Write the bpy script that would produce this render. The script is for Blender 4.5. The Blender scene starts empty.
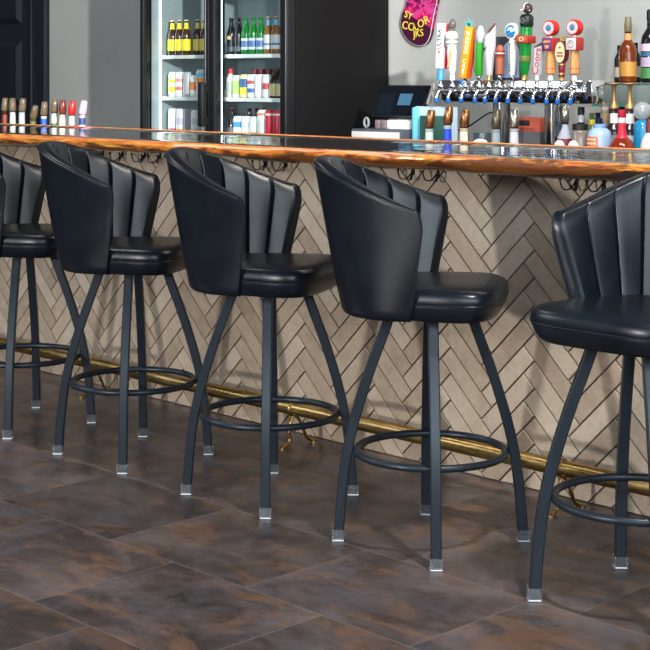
import bpy, bmesh, math, random
from mathutils import Vector, Matrix
random.seed(7)
scene = bpy.context.scene
COL = scene.collection
PI = math.pi
R = math.radians

# ------------------------------------------------------------------ materials
MATS = {}
def nt(name):
    m = bpy.data.materials.new(name); m.use_nodes = True
    return m, m.node_tree.nodes, m.node_tree.links, m.node_tree.nodes['Principled BSDF']
def lin(c):
    return tuple(((x/255)/12.92 if x/255 <= .04045 else ((x/255+.055)/1.055)**2.4) for x in c) + (1,)
def mat(name, rgb, rough=.5, metal=0, coat=0, trans=0, emit=0, ior=1.45, var=.06, scale=40, bump=0):
    """simple procedural surface: a base colour broken up by a little noise"""
    key = name
    if key in MATS: return MATS[key]
    m, N, L, P = nt(name)
    col = lin(rgb)
    tc = N.new('ShaderNodeTexCoord'); no = N.new('ShaderNodeTexNoise')
    no.inputs['Scale'].default_value = scale; no.inputs['Detail'].default_value = 3
    L.new(tc.outputs['Object'], no.inputs['Vector'])
    mx = N.new('ShaderNodeMix'); mx.data_type = 'RGBA'
    mx.inputs[6].default_value = tuple(max(0, c*(1-var)) for c in col[:3]) + (1,)
    mx.inputs[7].default_value = tuple(min(1, c*(1+var)) for c in col[:3]) + (1,)
    L.new(no.outputs['Fac'], mx.inputs[0]); L.new(mx.outputs[2], P.inputs['Base Color'])
    P.inputs['Roughness'].default_value = rough; P.inputs['Metallic'].default_value = metal
    P.inputs['IOR'].default_value = ior
    if coat: P.inputs['Coat Weight'].default_value = coat; P.inputs['Coat Roughness'].default_value = .1
    if trans: P.inputs['Transmission Weight'].default_value = trans
    if emit:
        P.inputs['Emission Color'].default_value = col; P.inputs['Emission Strength'].default_value = emit
    if bump:
        b = N.new('ShaderNodeBump'); b.inputs['Strength'].default_value = bump; b.inputs['Distance'].default_value = .002
        L.new(no.outputs['Fac'], b.inputs['Height']); L.new(b.outputs['Normal'], P.inputs['Normal'])
    MATS[key] = m
    return m
def ramp(N, pts):
    r = N.new('ShaderNodeValToRGB'); e = r.color_ramp.elements
    e[0].position, e[0].color = pts[0][0], pts[0][1]
    e[1].position, e[1].color = pts[-1][0], pts[-1][1]
    for p, c in pts[1:-1]:
        n = e.new(p); n.color = c
    return r
def math_(N, L, op, a, b=None):
    n = N.new('ShaderNodeMath'); n.operation = op
    for i, v in enumerate((a, b)):
        if v is None: continue
        if isinstance(v, (int, float)): n.inputs[i].default_value = v
        else: L.new(v, n.inputs[i])
    return n.outputs[0]
def noise(N, L, vec, scale, detail=4, rough=.5, dist=0):
    n = N.new('ShaderNodeTexNoise'); n.inputs['Scale'].default_value = scale
    n.inputs['Detail'].default_value = detail; n.inputs['Roughness'].default_value = rough
    n.inputs['Distortion'].default_value = dist
    L.new(vec, n.inputs['Vector']); return n.outputs['Fac']
def mapping(N, L, vec, sc=(1,1,1)):
    m = N.new('ShaderNodeMapping'); m.inputs['Scale'].default_value = sc
    L.new(vec, m.inputs['Vector']); return m.outputs['Vector']
def mixc(N, L, f, a, b, mode='MIX'):
    m = N.new('ShaderNodeMix'); m.data_type = 'RGBA'; m.blend_type = mode
    for i, v in ((0, f), (6, a), (7, b)):
        if isinstance(v, (int, float, tuple)): m.inputs[i].default_value = v
        else: L.new(v, m.inputs[i])
    return m.outputs[2]

def leather_mat():
    m, N, L, P = nt('black_leather')
    tc = N.new('ShaderNodeTexCoord').outputs['Object']
    n1 = noise(N, L, tc, 9, 4, .6); n2 = noise(N, L, tc, 420, 2)
    n3 = noise(N, L, tc, 60, 4, .6)
    c = ramp(N, [(.3, (.0026,.0044,.0074,1)), (.7, (.0050,.0085,.0140,1))]); L.new(n1, c.inputs['Fac'])
    L.new(c.outputs['Color'], P.inputs['Base Color'])
    r = ramp(N, [(.25, (.27,)*3+(1,)), (.75, (.34,)*3+(1,))]); L.new(n1, r.inputs['Fac'])
    L.new(r.outputs['Color'], P.inputs['Roughness'])
    P.inputs['Specular IOR Level'].default_value = .38
    h = math_(N, L, 'ADD', math_(N, L, 'MULTIPLY', n2, .04), noise(N, L, tc, 14, 1))
    b = N.new('ShaderNodeBump'); b.inputs['Strength'].default_value = .08; b.inputs['Distance'].default_value = .0015
    L.new(h, b.inputs['Height']); L.new(b.outputs['Normal'], P.inputs['Normal'])
    return m
def floor_mat():
    m, N, L, P = nt('slate_vinyl_tiles')
    uvn = N.new('ShaderNodeUVMap'); uvn.uv_map = 'tile'
    sp = N.new('ShaderNodeSeparateXYZ'); L.new(uvn.outputs['UV'], sp.inputs[0])
    at = N.new('ShaderNodeAttribute'); at.attribute_name = 'tone'
    tc = N.new('ShaderNodeTexCoord').outputs['Object']
    va = N.new('ShaderNodeVectorMath'); va.operation = 'SCALE'; va.inputs['Scale'].default_value = 37.
    L.new(at.outputs['Vector'], va.inputs[0])
    vb = N.new('ShaderNodeVectorMath'); vb.operation = 'ADD'
    L.new(tc, vb.inputs[0]); L.new(va.outputs[0], vb.inputs[1]); v = vb.outputs[0]
    vs = mapping(N, L, v, (1, 1.7, 1))
    a = noise(N, L, vs, 2.6, 8, .62, .6); b = noise(N, L, vs, 3.1, 8, .66, .9)
    f = noise(N, L, vs, 17, 12, .78, .3)
    v2 = mapping(N, L, v, (1.3, 1, 2)); d = noise(N, L, v2, 4.2, 9, .7, .4)
    base = ramp(N, [(.32, lin((44,37,37))), (.5, lin((72,62,60))), (.68, lin((104,95,95)))]); L.new(a, base.inputs['Fac'])
    rust = ramp(N, [(.50, (0,0,0,1)), (.60, (1,1,1,1))]); L.new(b, rust.inputs['Fac'])
    c1 = mixc(N, L, math_(N, L, 'MULTIPLY', rust.outputs['Color'], .5), base.outputs['Color'], lin((134,98,72)))
    blue = ramp(N, [(.46, (0,0,0,1)), (.62, (1,1,1,1))]); L.new(d, blue.inputs['Fac'])
    c2 = mixc(N, L, math_(N, L, 'MULTIPLY', blue.outputs['Color'], .55), c1, lin((90,88,96)))
    fr = ramp(N, [(.34, (.74,.74,.74,1)), (.66, (1.2,1.2,1.2,1))]); L.new(f, fr.inputs['Fac'])
    c3 = mixc(N, L, 1.0, c2, fr.outputs['Color'], 'MULTIPLY')
    sepc = N.new('ShaderNodeSeparateColor'); L.new(at.outputs['Color'], sepc.inputs[0])
    tn = math_(N, L, 'ADD', math_(N, L, 'MULTIPLY', sepc.outputs[0], .5), .72)
    cc = N.new('ShaderNodeCombineColor')
    for i in range(3): L.new(tn, cc.inputs[i])
    c4 = mixc(N, L, 1.0, c3, cc.outputs[0], 'MULTIPLY')
    e1 = math_(N, L, 'MINIMUM', sp.outputs[0], math_(N, L, 'SUBTRACT', .592, sp.outputs[0]))
    e2 = math_(N, L, 'MINIMUM', sp.outputs[1], math_(N, L, 'SUBTRACT', .462, sp.outputs[1]))
    e = math_(N, L, 'MINIMUM', e1, e2)
    jt = math_(N, L, 'LESS_THAN', e, .0014)
    c5 = mixc(N, L, math_(N, L, 'MULTIPLY', jt, .48), c4, lin((146,138,136)))
    L.new(c5, P.inputs['Base Color'])
    rr = ramp(N, [(.3, (.26,)*3+(1,)), (.7, (.40,)*3+(1,))]); L.new(noise(N, L, vs, 5, 3), rr.inputs['Fac'])
    L.new(rr.outputs['Color'], P.inputs['Roughness'])
    P.inputs['Specular IOR Level'].default_value = .5
    bp = N.new('ShaderNodeBump'); bp.inputs['Strength'].default_value = .06; bp.inputs['Distance'].default_value = .003
    L.new(noise(N, L, vs, 40, 1), bp.inputs['Height']); L.new(bp.outputs['Normal'], P.inputs['Normal'])
    return m
def tile_mat():
    m, N, L, P = nt('beige_brick_tile')
    at = N.new('ShaderNodeAttribute'); at.attribute_name = 'tone'
    sepc = N.new('ShaderNodeSeparateColor'); L.new(at.outputs['Color'], sepc.inputs[0])
    tc = N.new('ShaderNodeTexCoord').outputs['Object']
    va = N.new('ShaderNodeVectorMath'); va.operation = 'SCALE'; va.inputs['Scale'].default_value = 11.
    L.new(at.outputs['Vector'], va.inputs[0])
    vb = N.new('ShaderNodeVectorMath'); vb.operation = 'ADD'
    L.new(tc, vb.inputs[0]); L.new(va.outputs[0], vb.inputs[1]); v = vb.outputs[0]
    a = noise(N, L, v, 12, 6, .65, .5); b = noise(N, L, v, 70, 5, .7)
    t = math_(N, L, 'ADD', math_(N, L, 'MULTIPLY', sepc.outputs[0], .38), math_(N, L, 'MULTIPLY', a, .62))
    c = ramp(N, [(.2, lin((142,125,108))), (.45, lin((170,153,134))), (.8, lin((192,178,160)))]); L.new(t, c.inputs['Fac'])
    fr = ramp(N, [(.3, (.82,.80,.78,1)), (.55, (1,1,1,1))]); L.new(b, fr.inputs['Fac'])
    cc = mixc(N, L, 1.0, c.outputs['Color'], fr.outputs['Color'], 'MULTIPLY')
    L.new(cc, P.inputs['Base Color'])
    P.inputs['Roughness'].default_value = .5
    bp = N.new('ShaderNodeBump'); bp.inputs['Strength'].default_value = .35; bp.inputs['Distance'].default_value = .003
    L.new(math_(N, L, 'ADD', b, a), bp.inputs['Height']); L.new(bp.outputs['Normal'], P.inputs['Normal'])
    return m
def bar_wood_mat():
    """charred orange live edge running into a near black stained top, all under clear epoxy"""
    m, N, L, P = nt('epoxied_live_edge_wood')
    tc = N.new('ShaderNodeTexCoord').outputs['Object']
    sp = N.new('ShaderNodeSeparateXYZ'); L.new(tc, sp.inputs[0])
    gr = mapping(N, L, tc, (2.2, 20, 30))
    g = noise(N, L, gr, 3.2, 7, .65, .8)
    gb = noise(N, L, mapping(N, L, tc, (2.2, 5, 13)), 2.3, 6, .62, 1.2)
    edge = ramp(N, [(.26, lin((84,34,12))), (.40, lin((204,100,28))), (.56, lin((246,154,58))), (.76, lin((255,204,112)))]); L.new(g, edge.inputs['Fac'])
    burn = ramp(N, [(.55, (0,0,0,1)), (.68, (1,1,1,1))])
    low = math_(N, L, 'MULTIPLY', math_(N, L, 'SUBTRACT', 1.083, sp.outputs[2]), 7.0)
    xr = ramp(N, [(.0, (.0,)*3+(1,)), (1., (.16,)*3+(1,))]); L.new(math_(N, L, 'ADD', .35, math_(N, L, 'MULTIPLY', sp.outputs[0], .7)), xr.inputs['Fac'])
    low = math_(N, L, 'ADD', low, xr.outputs['Color'])
    L.new(math_(N, L, 'ADD', gb, low), burn.inputs['Fac'])
    e2 = mixc(N, L, math_(N, L, 'MULTIPLY', burn.outputs['Color'], .85), edge.outputs['Color'], lin((54,22,10)))
    top = ramp(N, [(.3, lin((26,17,14))), (.55, lin((46,30,23))), (.75, lin((84,54,36)))]); L.new(g, top.inputs['Fac'])
    f1 = math_(N, L, 'LESS_THAN', sp.outputs[1], math_(N, L, 'ADD', -.292, math_(N, L, 'MULTIPLY', gb, .012)))
    f2 = math_(N, L, 'GREATER_THAN', sp.outputs[1], .455)
    f = math_(N, L, 'MAXIMUM', f1, f2)
    L.new(mixc(N, L, f, top.outputs['Color'], e2), P.inputs['Base Color'])
    P.inputs['Roughness'].default_value = .5
    P.inputs['Coat Weight'].default_value = 1.0; P.inputs['Coat Roughness'].default_value = .025
    P.inputs['Coat IOR'].default_value = 1.42
    w = noise(N, L, mapping(N, L, tc, (9, 5, 1)), 1.6, 2)
    bp = N.new('ShaderNodeBump'); bp.inputs['Strength'].default_value = .12; bp.inputs['Distance'].default_value = .012
    L.new(w, bp.inputs['Height']); L.new(bp.outputs['Normal'], P.inputs['Coat Normal'])
    return m
def brass_mat():
    m, N, L, P = nt('aged_brass')
    tc = N.new('ShaderNodeTexCoord').outputs['Object']
    a = noise(N, L, mapping(N, L, tc, (3, 12, 12)), 3, 6, .7); b = noise(N, L, tc, 130, 3)
    c = ramp(N, [(.3, lin((138,108,60))), (.55, lin((190,158,100))), (.8, lin((222,196,142)))]); L.new(a, c.inputs['Fac'])
    L.new(c.outputs['Color'], P.inputs['Base Color']); P.inputs['Metallic'].default_value = 1
    r = ramp(N, [(.3, (.22,)*3+(1,)), (.7, (.42,)*3+(1,))]); L.new(a, r.inputs['Fac']); L.new(r.outputs['Color'], P.inputs['Roughness'])
    bp = N.new('ShaderNodeBump'); bp.inputs['Strength'].default_value = .15; bp.inputs['Distance'].default_value = .001
    L.new(b, bp.inputs['Height']); L.new(bp.outputs['Normal'], P.inputs['Normal'])
    return m
def pane_mat():
    m, N, L, P = nt('clear_door_glass')
    N.remove(P)
    out = N['Material Output']
    tr = N.new('ShaderNodeBsdfTransparent'); tr.inputs[0].default_value = (.93,.96,.96,1)
    gl = N.new('ShaderNodeBsdfGlossy'); gl.inputs['Roughness'].default_value = .02
    fr = N.new('ShaderNodeFresnel'); fr.inputs['IOR'].default_value = 1.45
    ge = N.new('ShaderNodeNewGeometry'); mx = N.new('ShaderNodeMixShader'); L.new(math_(N, L, 'MULTIPLY', fr.outputs[0], math_(N, L, 'SUBTRACT', 1.0, ge.outputs['Backfacing'])), mx.inputs[0]); L.new(tr.outputs[0], mx.inputs[1]); L.new(gl.outputs[0], mx.inputs[2])
    L.new(mx.outputs[0], out.inputs['Surface'])
    return m
def plaster_mat(name, rgb):
    m, N, L, P = nt(name)
    tc = N.new('ShaderNodeTexCoord').outputs['Object']
    a = noise(N, L, tc, 1.6, 5, .6); b = noise(N, L, tc, 160, 3)
    c = lin(rgb)
    r = ramp(N, [(.3, tuple(x*.9 for x in c[:3])+(1,)), (.7, tuple(x*1.08 for x in c[:3])+(1,))]); L.new(a, r.inputs['Fac'])
    L.new(r.outputs['Color'], P.inputs['Base Color']); P.inputs['Roughness'].default_value = .6
    bp = N.new('ShaderNodeBump'); bp.inputs['Strength'].default_value = .15; bp.inputs['Distance'].default_value = .002
    L.new(b, bp.inputs['Height']); L.new(bp.outputs['Normal'], P.inputs['Normal'])
    return m

LEATHER = leather_mat()
LEG = mat('charcoal_powder_coat', (36,44,52), .36, .3, var=.1, scale=200, bump=.1)
GLIDE = mat('clear_plastic_glide', (226,232,236), .12, 0, trans=.92, ior=1.3)
GLIDEB = mat('white_glide_foot', (214,220,224), .3)
PIPE = mat('leather_piping', (22,26,33), .36)
BRASS = brass_mat()
WOODBAR = bar_wood_mat()
CHROME = mat('polished_chrome', (226,228,230), .09, 1, var=.02)
STEEL = mat('brushed_steel', (170,172,174), .28, 1)
BLACK = mat('black_enamel', (16,17,20), .35)
BLACKP = mat('black_plastic', (20,21,23), .45)
WHITEP = mat('white_plastic', (232,234,232), .35)
GREYP = mat('grey_plastic', (96,99,104), .45)
IRON = mat('black_iron', (30,27,26), .5, .5)
NAVY = mat('navy_black_paint', (17,23,31), .42)
PANE = pane_mat()

# ------------------------------------------------------------------ helpers
def obj(name, bm, m, parent=None, smooth=True, ang=40):
    me = bpy.data.meshes.new(name)
    bm.normal_update(); bm.to_mesh(me); bm.free()
    ms = m if isinstance(m, (list, tuple)) else [m]
    for x in ms: me.materials.append(x)
    if smooth:
        for p in me.polygons: p.use_smooth = True
        me.set_sharp_from_angle(angle=R(ang))
    o = bpy.data.objects.new(name, me); COL.objects.link(o)
    if parent is not None: o.parent = parent
    return o
def tag(o, label, cat, group=None):
    o['label'] = label; o['category'] = cat
    if group: o['group'] = group
    return o
def thing(name, label, cat, loc=(0,0,0), rz=0, group=None):
    o = bpy.data.objects.new(name, None); COL.objects.link(o)
    o.empty_display_size = .1
    o.location = loc; o.rotation_euler = (0,0,rz)
    return tag(o, label, cat, group)
def struct(o): o['kind'] = 'structure'; return o
def dup(root, loc, rz, label=None):
    r = root.copy(); COL.objects.link(r); r.location = loc; r.rotation_euler = (0,0,rz)
    if label: r['label'] = label
    for ch in list(root.children):
        c = ch.copy(); COL.objects.link(c); c.parent = r
        for g in list(ch.children):
            d = g.copy(); COL.objects.link(d); d.parent = c
    return r
def BM(): return bmesh.new()
def box(bm, x0, x1, y0, y1, z0, z1, bev=0, mi=0, M=None):
    vs = [bm.verts.new((x,y,z)) for z in (z0,z1) for y in (y0,y1) for x in (x0,x1)]
    fs = []
    for q in ((0,2,3,1),(4,5,7,6),(0,1,5,4),(2,6,7,3),(0,4,6,2),(1,3,7,5)):
        f = bm.faces.new([vs[i] for i in q]); f.material_index = mi; fs.append(f)
    if bev:
        es = list({e for f in fs for e in f.edges})
        r = bmesh.ops.bevel(bm, geom=es, offset=bev, segments=2, affect='EDGES', profile=.5)
        vs = list({v for f in r['faces'] for v in f.verts} | {v for v in vs if v.is_valid})
    if M is not None: bmesh.ops.transform(bm, matrix=M, verts=[v for v in vs if v.is_valid])
    return bm
def lathe(bm, prof, seg=20, c=(0,0), mi=0, cap=True, M=None):
    rings = []
    for r, z in prof:
        rings.append([bm.verts.new((c[0]+max(r,1e-4)*math.cos(2*PI*k/seg), c[1]+max(r,1e-4)*math.sin(2*PI*k/seg), z)) for k in range(seg)])
    for a, b in zip(rings, rings[1:]):
        for k in range(seg):
            f = bm.faces.new((a[k], a[(k+1)%seg], b[(k+1)%seg], b[k])); f.material_index = mi
    if cap:
        f = bm.faces.new(rings[0][::-1]); f.material_index = mi
        f = bm.faces.new(rings[-1]); f.material_index = mi
    if M is not None: bmesh.ops.transform(bm, matrix=M, verts=[v for r in rings for v in r])
    return bm
def tube(bm, pts, rad, seg=10, closed=False, mi=0):
    pts = [Vector(p) for p in pts]; n = len(pts)
    rings = []; prev = None
    for i, p in enumerate(pts):
        a = pts[(i-1) % n] if (closed or i > 0) else p
        b = pts[(i+1) % n] if (closed or i < n-1) else p
        t = (b-a).normalized()
        if prev is None:
            u = t.cross(Vector((0,0,1)))
            if u.length < 1e-3: u = t.cross(Vector((1,0,0)))
        else: u = prev - t*prev.dot(t)
        u.normalize(); prev = u; w = t.cross(u)
        r = rad[i] if isinstance(rad, (list, tuple)) else rad
        rings.append([bm.verts.new(p + (u*math.cos(2*PI*k/seg) + w*math.sin(2*PI*k/seg))*r) for k in range(seg)])
    rng = range(n if closed else n-1)
    for i in rng:
        a, b = rings[i], rings[(i+1) % n]
        for k in range(seg):
            f = bm.faces.new((a[k], a[(k+1)%seg], b[(k+1)%seg], b[k])); f.material_index = mi
    if not closed:
        bm.faces.new(rings[0][::-1]); bm.faces.new(rings[-1])
    return bm
def prism(bm, poly, y0, y1, mi=0, M=None):
    """polygon in x,z extruded from y0 to y1"""
    a = [bm.verts.new((x, y0, z)) for x, z in poly]; b = [bm.verts.new((x, y1, z)) for x, z in poly]
    fs = [bm.faces.new(a), bm.faces.new(b[::-1])]; n = len(poly)
    for k in range(n): fs.append(bm.faces.new((a[k], b[k], b[(k+1)%n], a[(k+1)%n])))
    for f in fs: f.material_index = mi
    if M is not None: bmesh.ops.transform(bm, matrix=M, verts=a+b)
    return bm
def interp(tab, x):
    for (x0, y0), (x1, y1) in zip(tab, tab[1:]):
        if (x0 <= x <= x1) or (x1 <= x <= x0):
            return y0 + (y1-y0)*(x-x0)/(x1-x0)
    return tab[0][1] if abs(x-tab[0][0]) < abs(x-tab[-1][0]) else tab[-1][1]
def catmull(pts, n=8):
    P = [Vector(p) for p in pts]; P = [2*P[0]-P[1]] + P + [2*P[-1]-P[-2]]; out = []
    for i in range(1, len(P)-2):
        for k in range(n):
            t = k/n; a, b, c, d = P[i-1:i+3]
            out.append(.5*((2*b)+(c-a)*t+(2*a-5*b+4*c-d)*t*t+(3*b-a-3*c+d)*t**3))
    out.append(P[-2]); return out
def text(name, body, size, m, parent, M, depth=.0012, width=None):
    cu = bpy.data.curves.new('lettering', 'FONT'); cu.body = body; cu.size = size
    cu.extrude = depth; cu.align_x = 'CENTER'; cu.align_y = 'CENTER'; cu.resolution_u = 3
    t = bpy.data.objects.new('lettering', cu); COL.objects.link(t)
    dg = bpy.context.evaluated_depsgraph_get(); dg.update()
    me = bpy.data.meshes.new_from_object(t.evaluated_get(dg))
    bpy.data.objects.remove(t); bpy.data.curves.remove(cu)
    me.name = name; me.materials.clear(); me.materials.append(m)
    me.transform(M)
    o = bpy.data.objects.new(name, me); COL.objects.link(o); o.parent = parent
    return o
FRONT = Matrix.Rotation(PI/2, 4, 'X')            # text lying in xy -> standing, facing -y
def T(x, y, z): return Matrix.Translation((x, y, z))
def pl(rgb, rough=.4, **k):
    return mat('paint_%d_%d_%d_%d' % (*rgb, int(rough*100)), rgb, rough, **k)

# ------------------------------------------------------------------ room
TW, TH = .592, .462
bm = BM(); uvl = bm.loops.layers.uv.new('tile'); cl = bm.loops.layers.float_color.new('tone')
offs = {-4:.05, -3:.33, -2:.45, -1:.452, 0:.0, 1:.30}
rowy = -.853
for j in range(-16, 8):
    y0 = rowy + j*TH
    # row above y=-.853 is j=0, then -1 (-1.315..-.853), -2 (-1.777..-1.315)
    off = {0:.595, -1:.452, -2:.154, -3:.40, -4:.02, 1:.3}.get(j, random.random()*TW)
    for i in range(-20, 12):
        x0 = off + i*TW
        c = (random.random(), random.random(), random.random(), 1)
        vs = [bm.verts.new(p) for p in ((x0,y0,0),(x0+TW,y0,0),(x0+TW,y0+TH,0),(x0,y0+TH,0))]
        f = bm.faces.new(vs)
        for lp, uv in zip(f.loops, ((0,0),(TW,0),(TW,TH),(0,TH))):
            lp[uvl].uv = uv; lp[cl] = c
struct(obj('floor', bm, floor_mat(), smooth=False))
WY = 2.6
WALL = plaster_mat('grey_wall_paint', (168,171,168))
bm = BM(); box(bm, -11, 6.5, WY, WY+.12, 0, 3.0); struct(obj('wall_back', bm, WALL, smooth=False))

# door in the back wall
bm = BM(); DX0, DX1 = -6.62, -5.80
box(bm, DX0, DX1, WY-.035, WY-.003, .01, 2.08, .002)
d1 = struct(obj('door_1', bm, NAVY))
for z0, z1 in ((.16,.62),(.74,1.02),(1.13,1.617),(1.747,1.98)):
    b = BM(); px0, px1 = DX0+.10, -5.93
    A = [b.verts.new((x, WY-.0355, z)) for x, z in ((px0,z0),(px1,z0),(px1,z1),(px0,z1))]
    i_ = .045; B = [b.verts.new((x, WY-.062, z)) for x, z in ((px0+i_,z0+i_),(px1-i_,z0+i_),(px1-i_,z1-i_),(px0+i_,z1-i_))]
    b.faces.new(B)
    for k in range(4): b.faces.new((A[k], A[(k+1)%4], B[(k+1)%4], B[k]))
    bmesh.ops.recalc_face_normals(b, faces=b.faces)
    obj('door_panel', b, NAVY, d1, smooth=False)
b = BM(); lathe(b, [(.026,0),(.026,.006),(.01,.01),(.01,.035),(.027,.045),(.028,.06),(.018,.07)], 20, M=T(DX0+.07, WY-.035, 1.0) @ Matrix.Rotation(PI/2, 4, 'X'))
obj('door_knob', b, STEEL, d1)
bm = BM()
box(bm, -5.79, -5.615, WY-.05, WY, 0, 2.2, .004); box(bm, -5.80, -5.775, WY-.06, WY-.03, 0, 2.1, .004)
struct(obj('trim_1', bm, NAVY))
bm = BM(); box(bm, -6.80, -6.63, WY-.05, WY, 0, 2.2, .004); box(bm, -6.63, -5.79, WY-.05, WY, 2.09, 2.2, .004)
struct(obj('trim_2', bm, NAVY))
bm = BM(); box(bm, -5.60, 6.5, WY-.015, WY, 0, .11, .004); struct(obj('baseboard_back', bm, NAVY))

# ------------------------------------------------------------------ bar: front with herringbone tiles
BX0, BX1 = -4.6, 3.2
bar = thing('bar', 'long bar base clad in beige herringbone brick tiles behind the black stools', 'bar', (0,0,0))
b = BM(); box(b, BX0, BX1, .008, .11, 0, 1.045); obj('core', b, mat('dark_grout', (74,62,53), .85, bump=.2), bar, smooth=False)
def clip_poly(poly, x0, x1, z0, z1):
    for ax, lim, sg in ((0,x0,1),(0,x1,-1),(1,z0,1),(1,z1,-1)):
        out = []
        for i in range(len(poly)):
            p, q = poly[i], poly[(i+1) % len(poly)]
            dp, dq = sg*(p[ax]-lim), sg*(q[ax]-lim)
            if dp >= 0: out.append(p)
            if (dp >= 0) != (dq >= 0):
                t = dp/(dp-dq); out.append((p[0]+(q[0]-p[0])*t, p[1]+(q[1]-p[1])*t))
        poly = out
        if len(poly) < 3: return None
    return poly
b = BM(); cl = b.loops.layers.float_color.new('tone')
Wt, G = .0640, .0050                      # pitch across a brick, grout width
S = 2**-.5; n4 = 4
HX, HZ = .797, .783                       # a zigzag corner of the pattern
def htile(u0, u1, v0, v1):
    g = G/2
    p = [(u0+g, v0+g), (u1-g, v0+g), (u1-g, v1-g), (u0+g, v1-g)]
    q = [((u-v)*S + HX, (u+v)*S + HZ) for u, v in p]
    q = clip_poly(q, BX0, BX1, .002, 1.045)
    if not q: return
    c = (random.random(), random.random(), random.random(), 1)
    cx = sum(x for x, z in q)/len(q); cz = sum(z for x, z in q)/len(q)
    k = 1-.0028/.03
    dy = random.uniform(-.0008, .0008)
    A = [b.verts.new((x, .009, z)) for x, z in q]
    def inset(p, d):
        L_ = math.hypot(p[0]-cx, p[1]-cz); s = max(0, 1-d/max(L_, 1e-4)); return (cx+(p[0]-cx)*s, cz+(p[1]-cz)*s)
    B = [b.verts.new((x, .0022+dy, z)) for x, z in q]
    Cc = [b.verts.new((inset((x,z), .003)[0], dy, inset((x,z), .003)[1])) for x, z in q]
    fs = [b.faces.new(Cc)]
    for i in range(len(q)):
        j = (i+1) % len(q)
        fs.append(b.faces.new((B[i], B[j], Cc[j], Cc[i]))); fs.append(b.faces.new((A[i], A[j], B[j], B[i])))
    for f in fs:
        for lp in f.loops: lp[cl] = c
rng = 80
for i in range(-rng, rng):
    for j in range(-rng, rng):
        # herringbone in u,v units of Wt: horizontal brick at cells where (i-j) mod 8 == 0, vertical where == 4
        m_ = (i-j) % (2*n4)
        if m_ == 0: htile(i*Wt, (i+n4)*Wt, j*Wt, (j+1)*Wt)
        if m_ == 2*n4-1: htile(i*Wt, (i+1)*Wt, j*Wt, (j+n4)*Wt)
bmesh.ops.recalc_face_normals(b, faces=b.faces)
obj('tile_cladding', b, tile_mat(), bar, ang=25)
rl = thing('bottle_rail', 'steel bottle rail standing behind the bar under its back edge', 'rack', (0,0,0))
b = BM(); box(b, BX0, BX1, .505, .64, .825, .845, .003); obj('shelf', b, STEEL, rl)
for x in (-4.2, -2.8, -1.4, 0, 1.4, 2.8):
    b = BM(); box(b, x-.015, x+.015, .52, .62, 0, .825, .002); obj('leg', b, STEEL, rl)

# bar top: two epoxied live-edge slabs meeting at x = .13
top = thing('worktop', 'glossy live-edge wooden bar top with charred orange front edge', 'worktop', (0,0,0))
def slab(x0, x1, seed):
    b = BM(); rnd = random.Random(seed); n = int((x1-x0)/.025)
    ph = [rnd.uniform(0, 6.28) for _ in range(8)]
    rings = []
    for i in range(n+1):
        x = x0 + (x1-x0)*i/n
        w1 = .006*math.sin(x*3.1+ph[0]) + .004*math.sin(x*7.7+ph[1]) + .0025*math.sin(x*17+ph[2])
        w2 = .006*math.sin(x*2.3+ph[3]) + .005*math.sin(x*6.1+ph[4]) + .002*math.sin(x*21+ph[5])
        w3 = .004*math.sin(x*4.3+ph[6]) + .003*math.sin(x*11+ph[7])
        yf = -.298 + w1*.7
        yb = .484 + w3*.6
        zb = 1.048 + w2*.7
        prof = [(yf+.006,1.098),(yf+.002,1.0965),(yf,1.092),(yf-.003+w3,1.08),(yf+.002+w3,1.066),(yf+.012,zb+.006),(yf+.022,zb),(.0,1.046),(.47,1.046),(yb-.004,1.052),(yb,1.075),(yb-.001,1.098),(yb-.004,1.1005),(yb-.008,1.1012),(yb-.012,1.1004),(yb-.015,1.098),(.25,1.098),(0,1.098),(-.2,1.098)]
        rings.append([b.verts.new((x, y, z)) for y, z in prof])
    m_ = len(rings[0])
    for p, q in zip(rings, rings[1:]):
        for k in range(m_): b.faces.new((p[k], p[(k+1)%m_], q[(k+1)%m_], q[k]))
    b.faces.new(rings[0]); b.faces.new(rings[-1][::-1])
    bmesh.ops.recalc_face_normals(b, faces=b.faces)
    obj('slab', b, WOODBAR, top, ang=50)
slab(BX0, .1285, 3); slab(.1300, BX1, 11)

# double purse hooks under the top
hp = None
HOOKS = [(-1.379,'leftmost'),(-1.24,'second'),(-1.085,'third'),(-.98,'fourth'),(-.322,'fifth'),(-.208,'sixth'),(.446,'seventh'),(.563,'eighth'),(1.15,'ninth'),(1.255,'rightmost')]
for x, nm in HOOKS:
    lb = 'black iron double hook under the bar top, %s along the tiles' % nm
    if hp is None:
        hp = thing('purse_hook', lb, 'hook', (x, 0, 1.012), 0, 'double hooks under the bar top')
        b = BM(); box(b, -.005, .005, -.0045, .0, -.008, .020, .001); obj('plate', b, IRON, hp)
        for s in (-1, 1):
            b = BM(); pts = catmull([(0,-.004,.012),(s*.003,-.014,-.006),(s*.012,-.03,-.022),(s*.026,-.04,-.020),(s*.033,-.044,-.002),(s*.034,-.045,.008)], 6)
            tube(b, pts, .0026, 8); lathe(b, [(.001,-.005),(.005,-.002),(.005,.002),(.001,.005)], 8, M=T(s*.034,-.045,.009))
            obj('prong', b, IRON, hp)
    else: dup(hp, (x, 0, 1.012), 0, lb)

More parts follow.
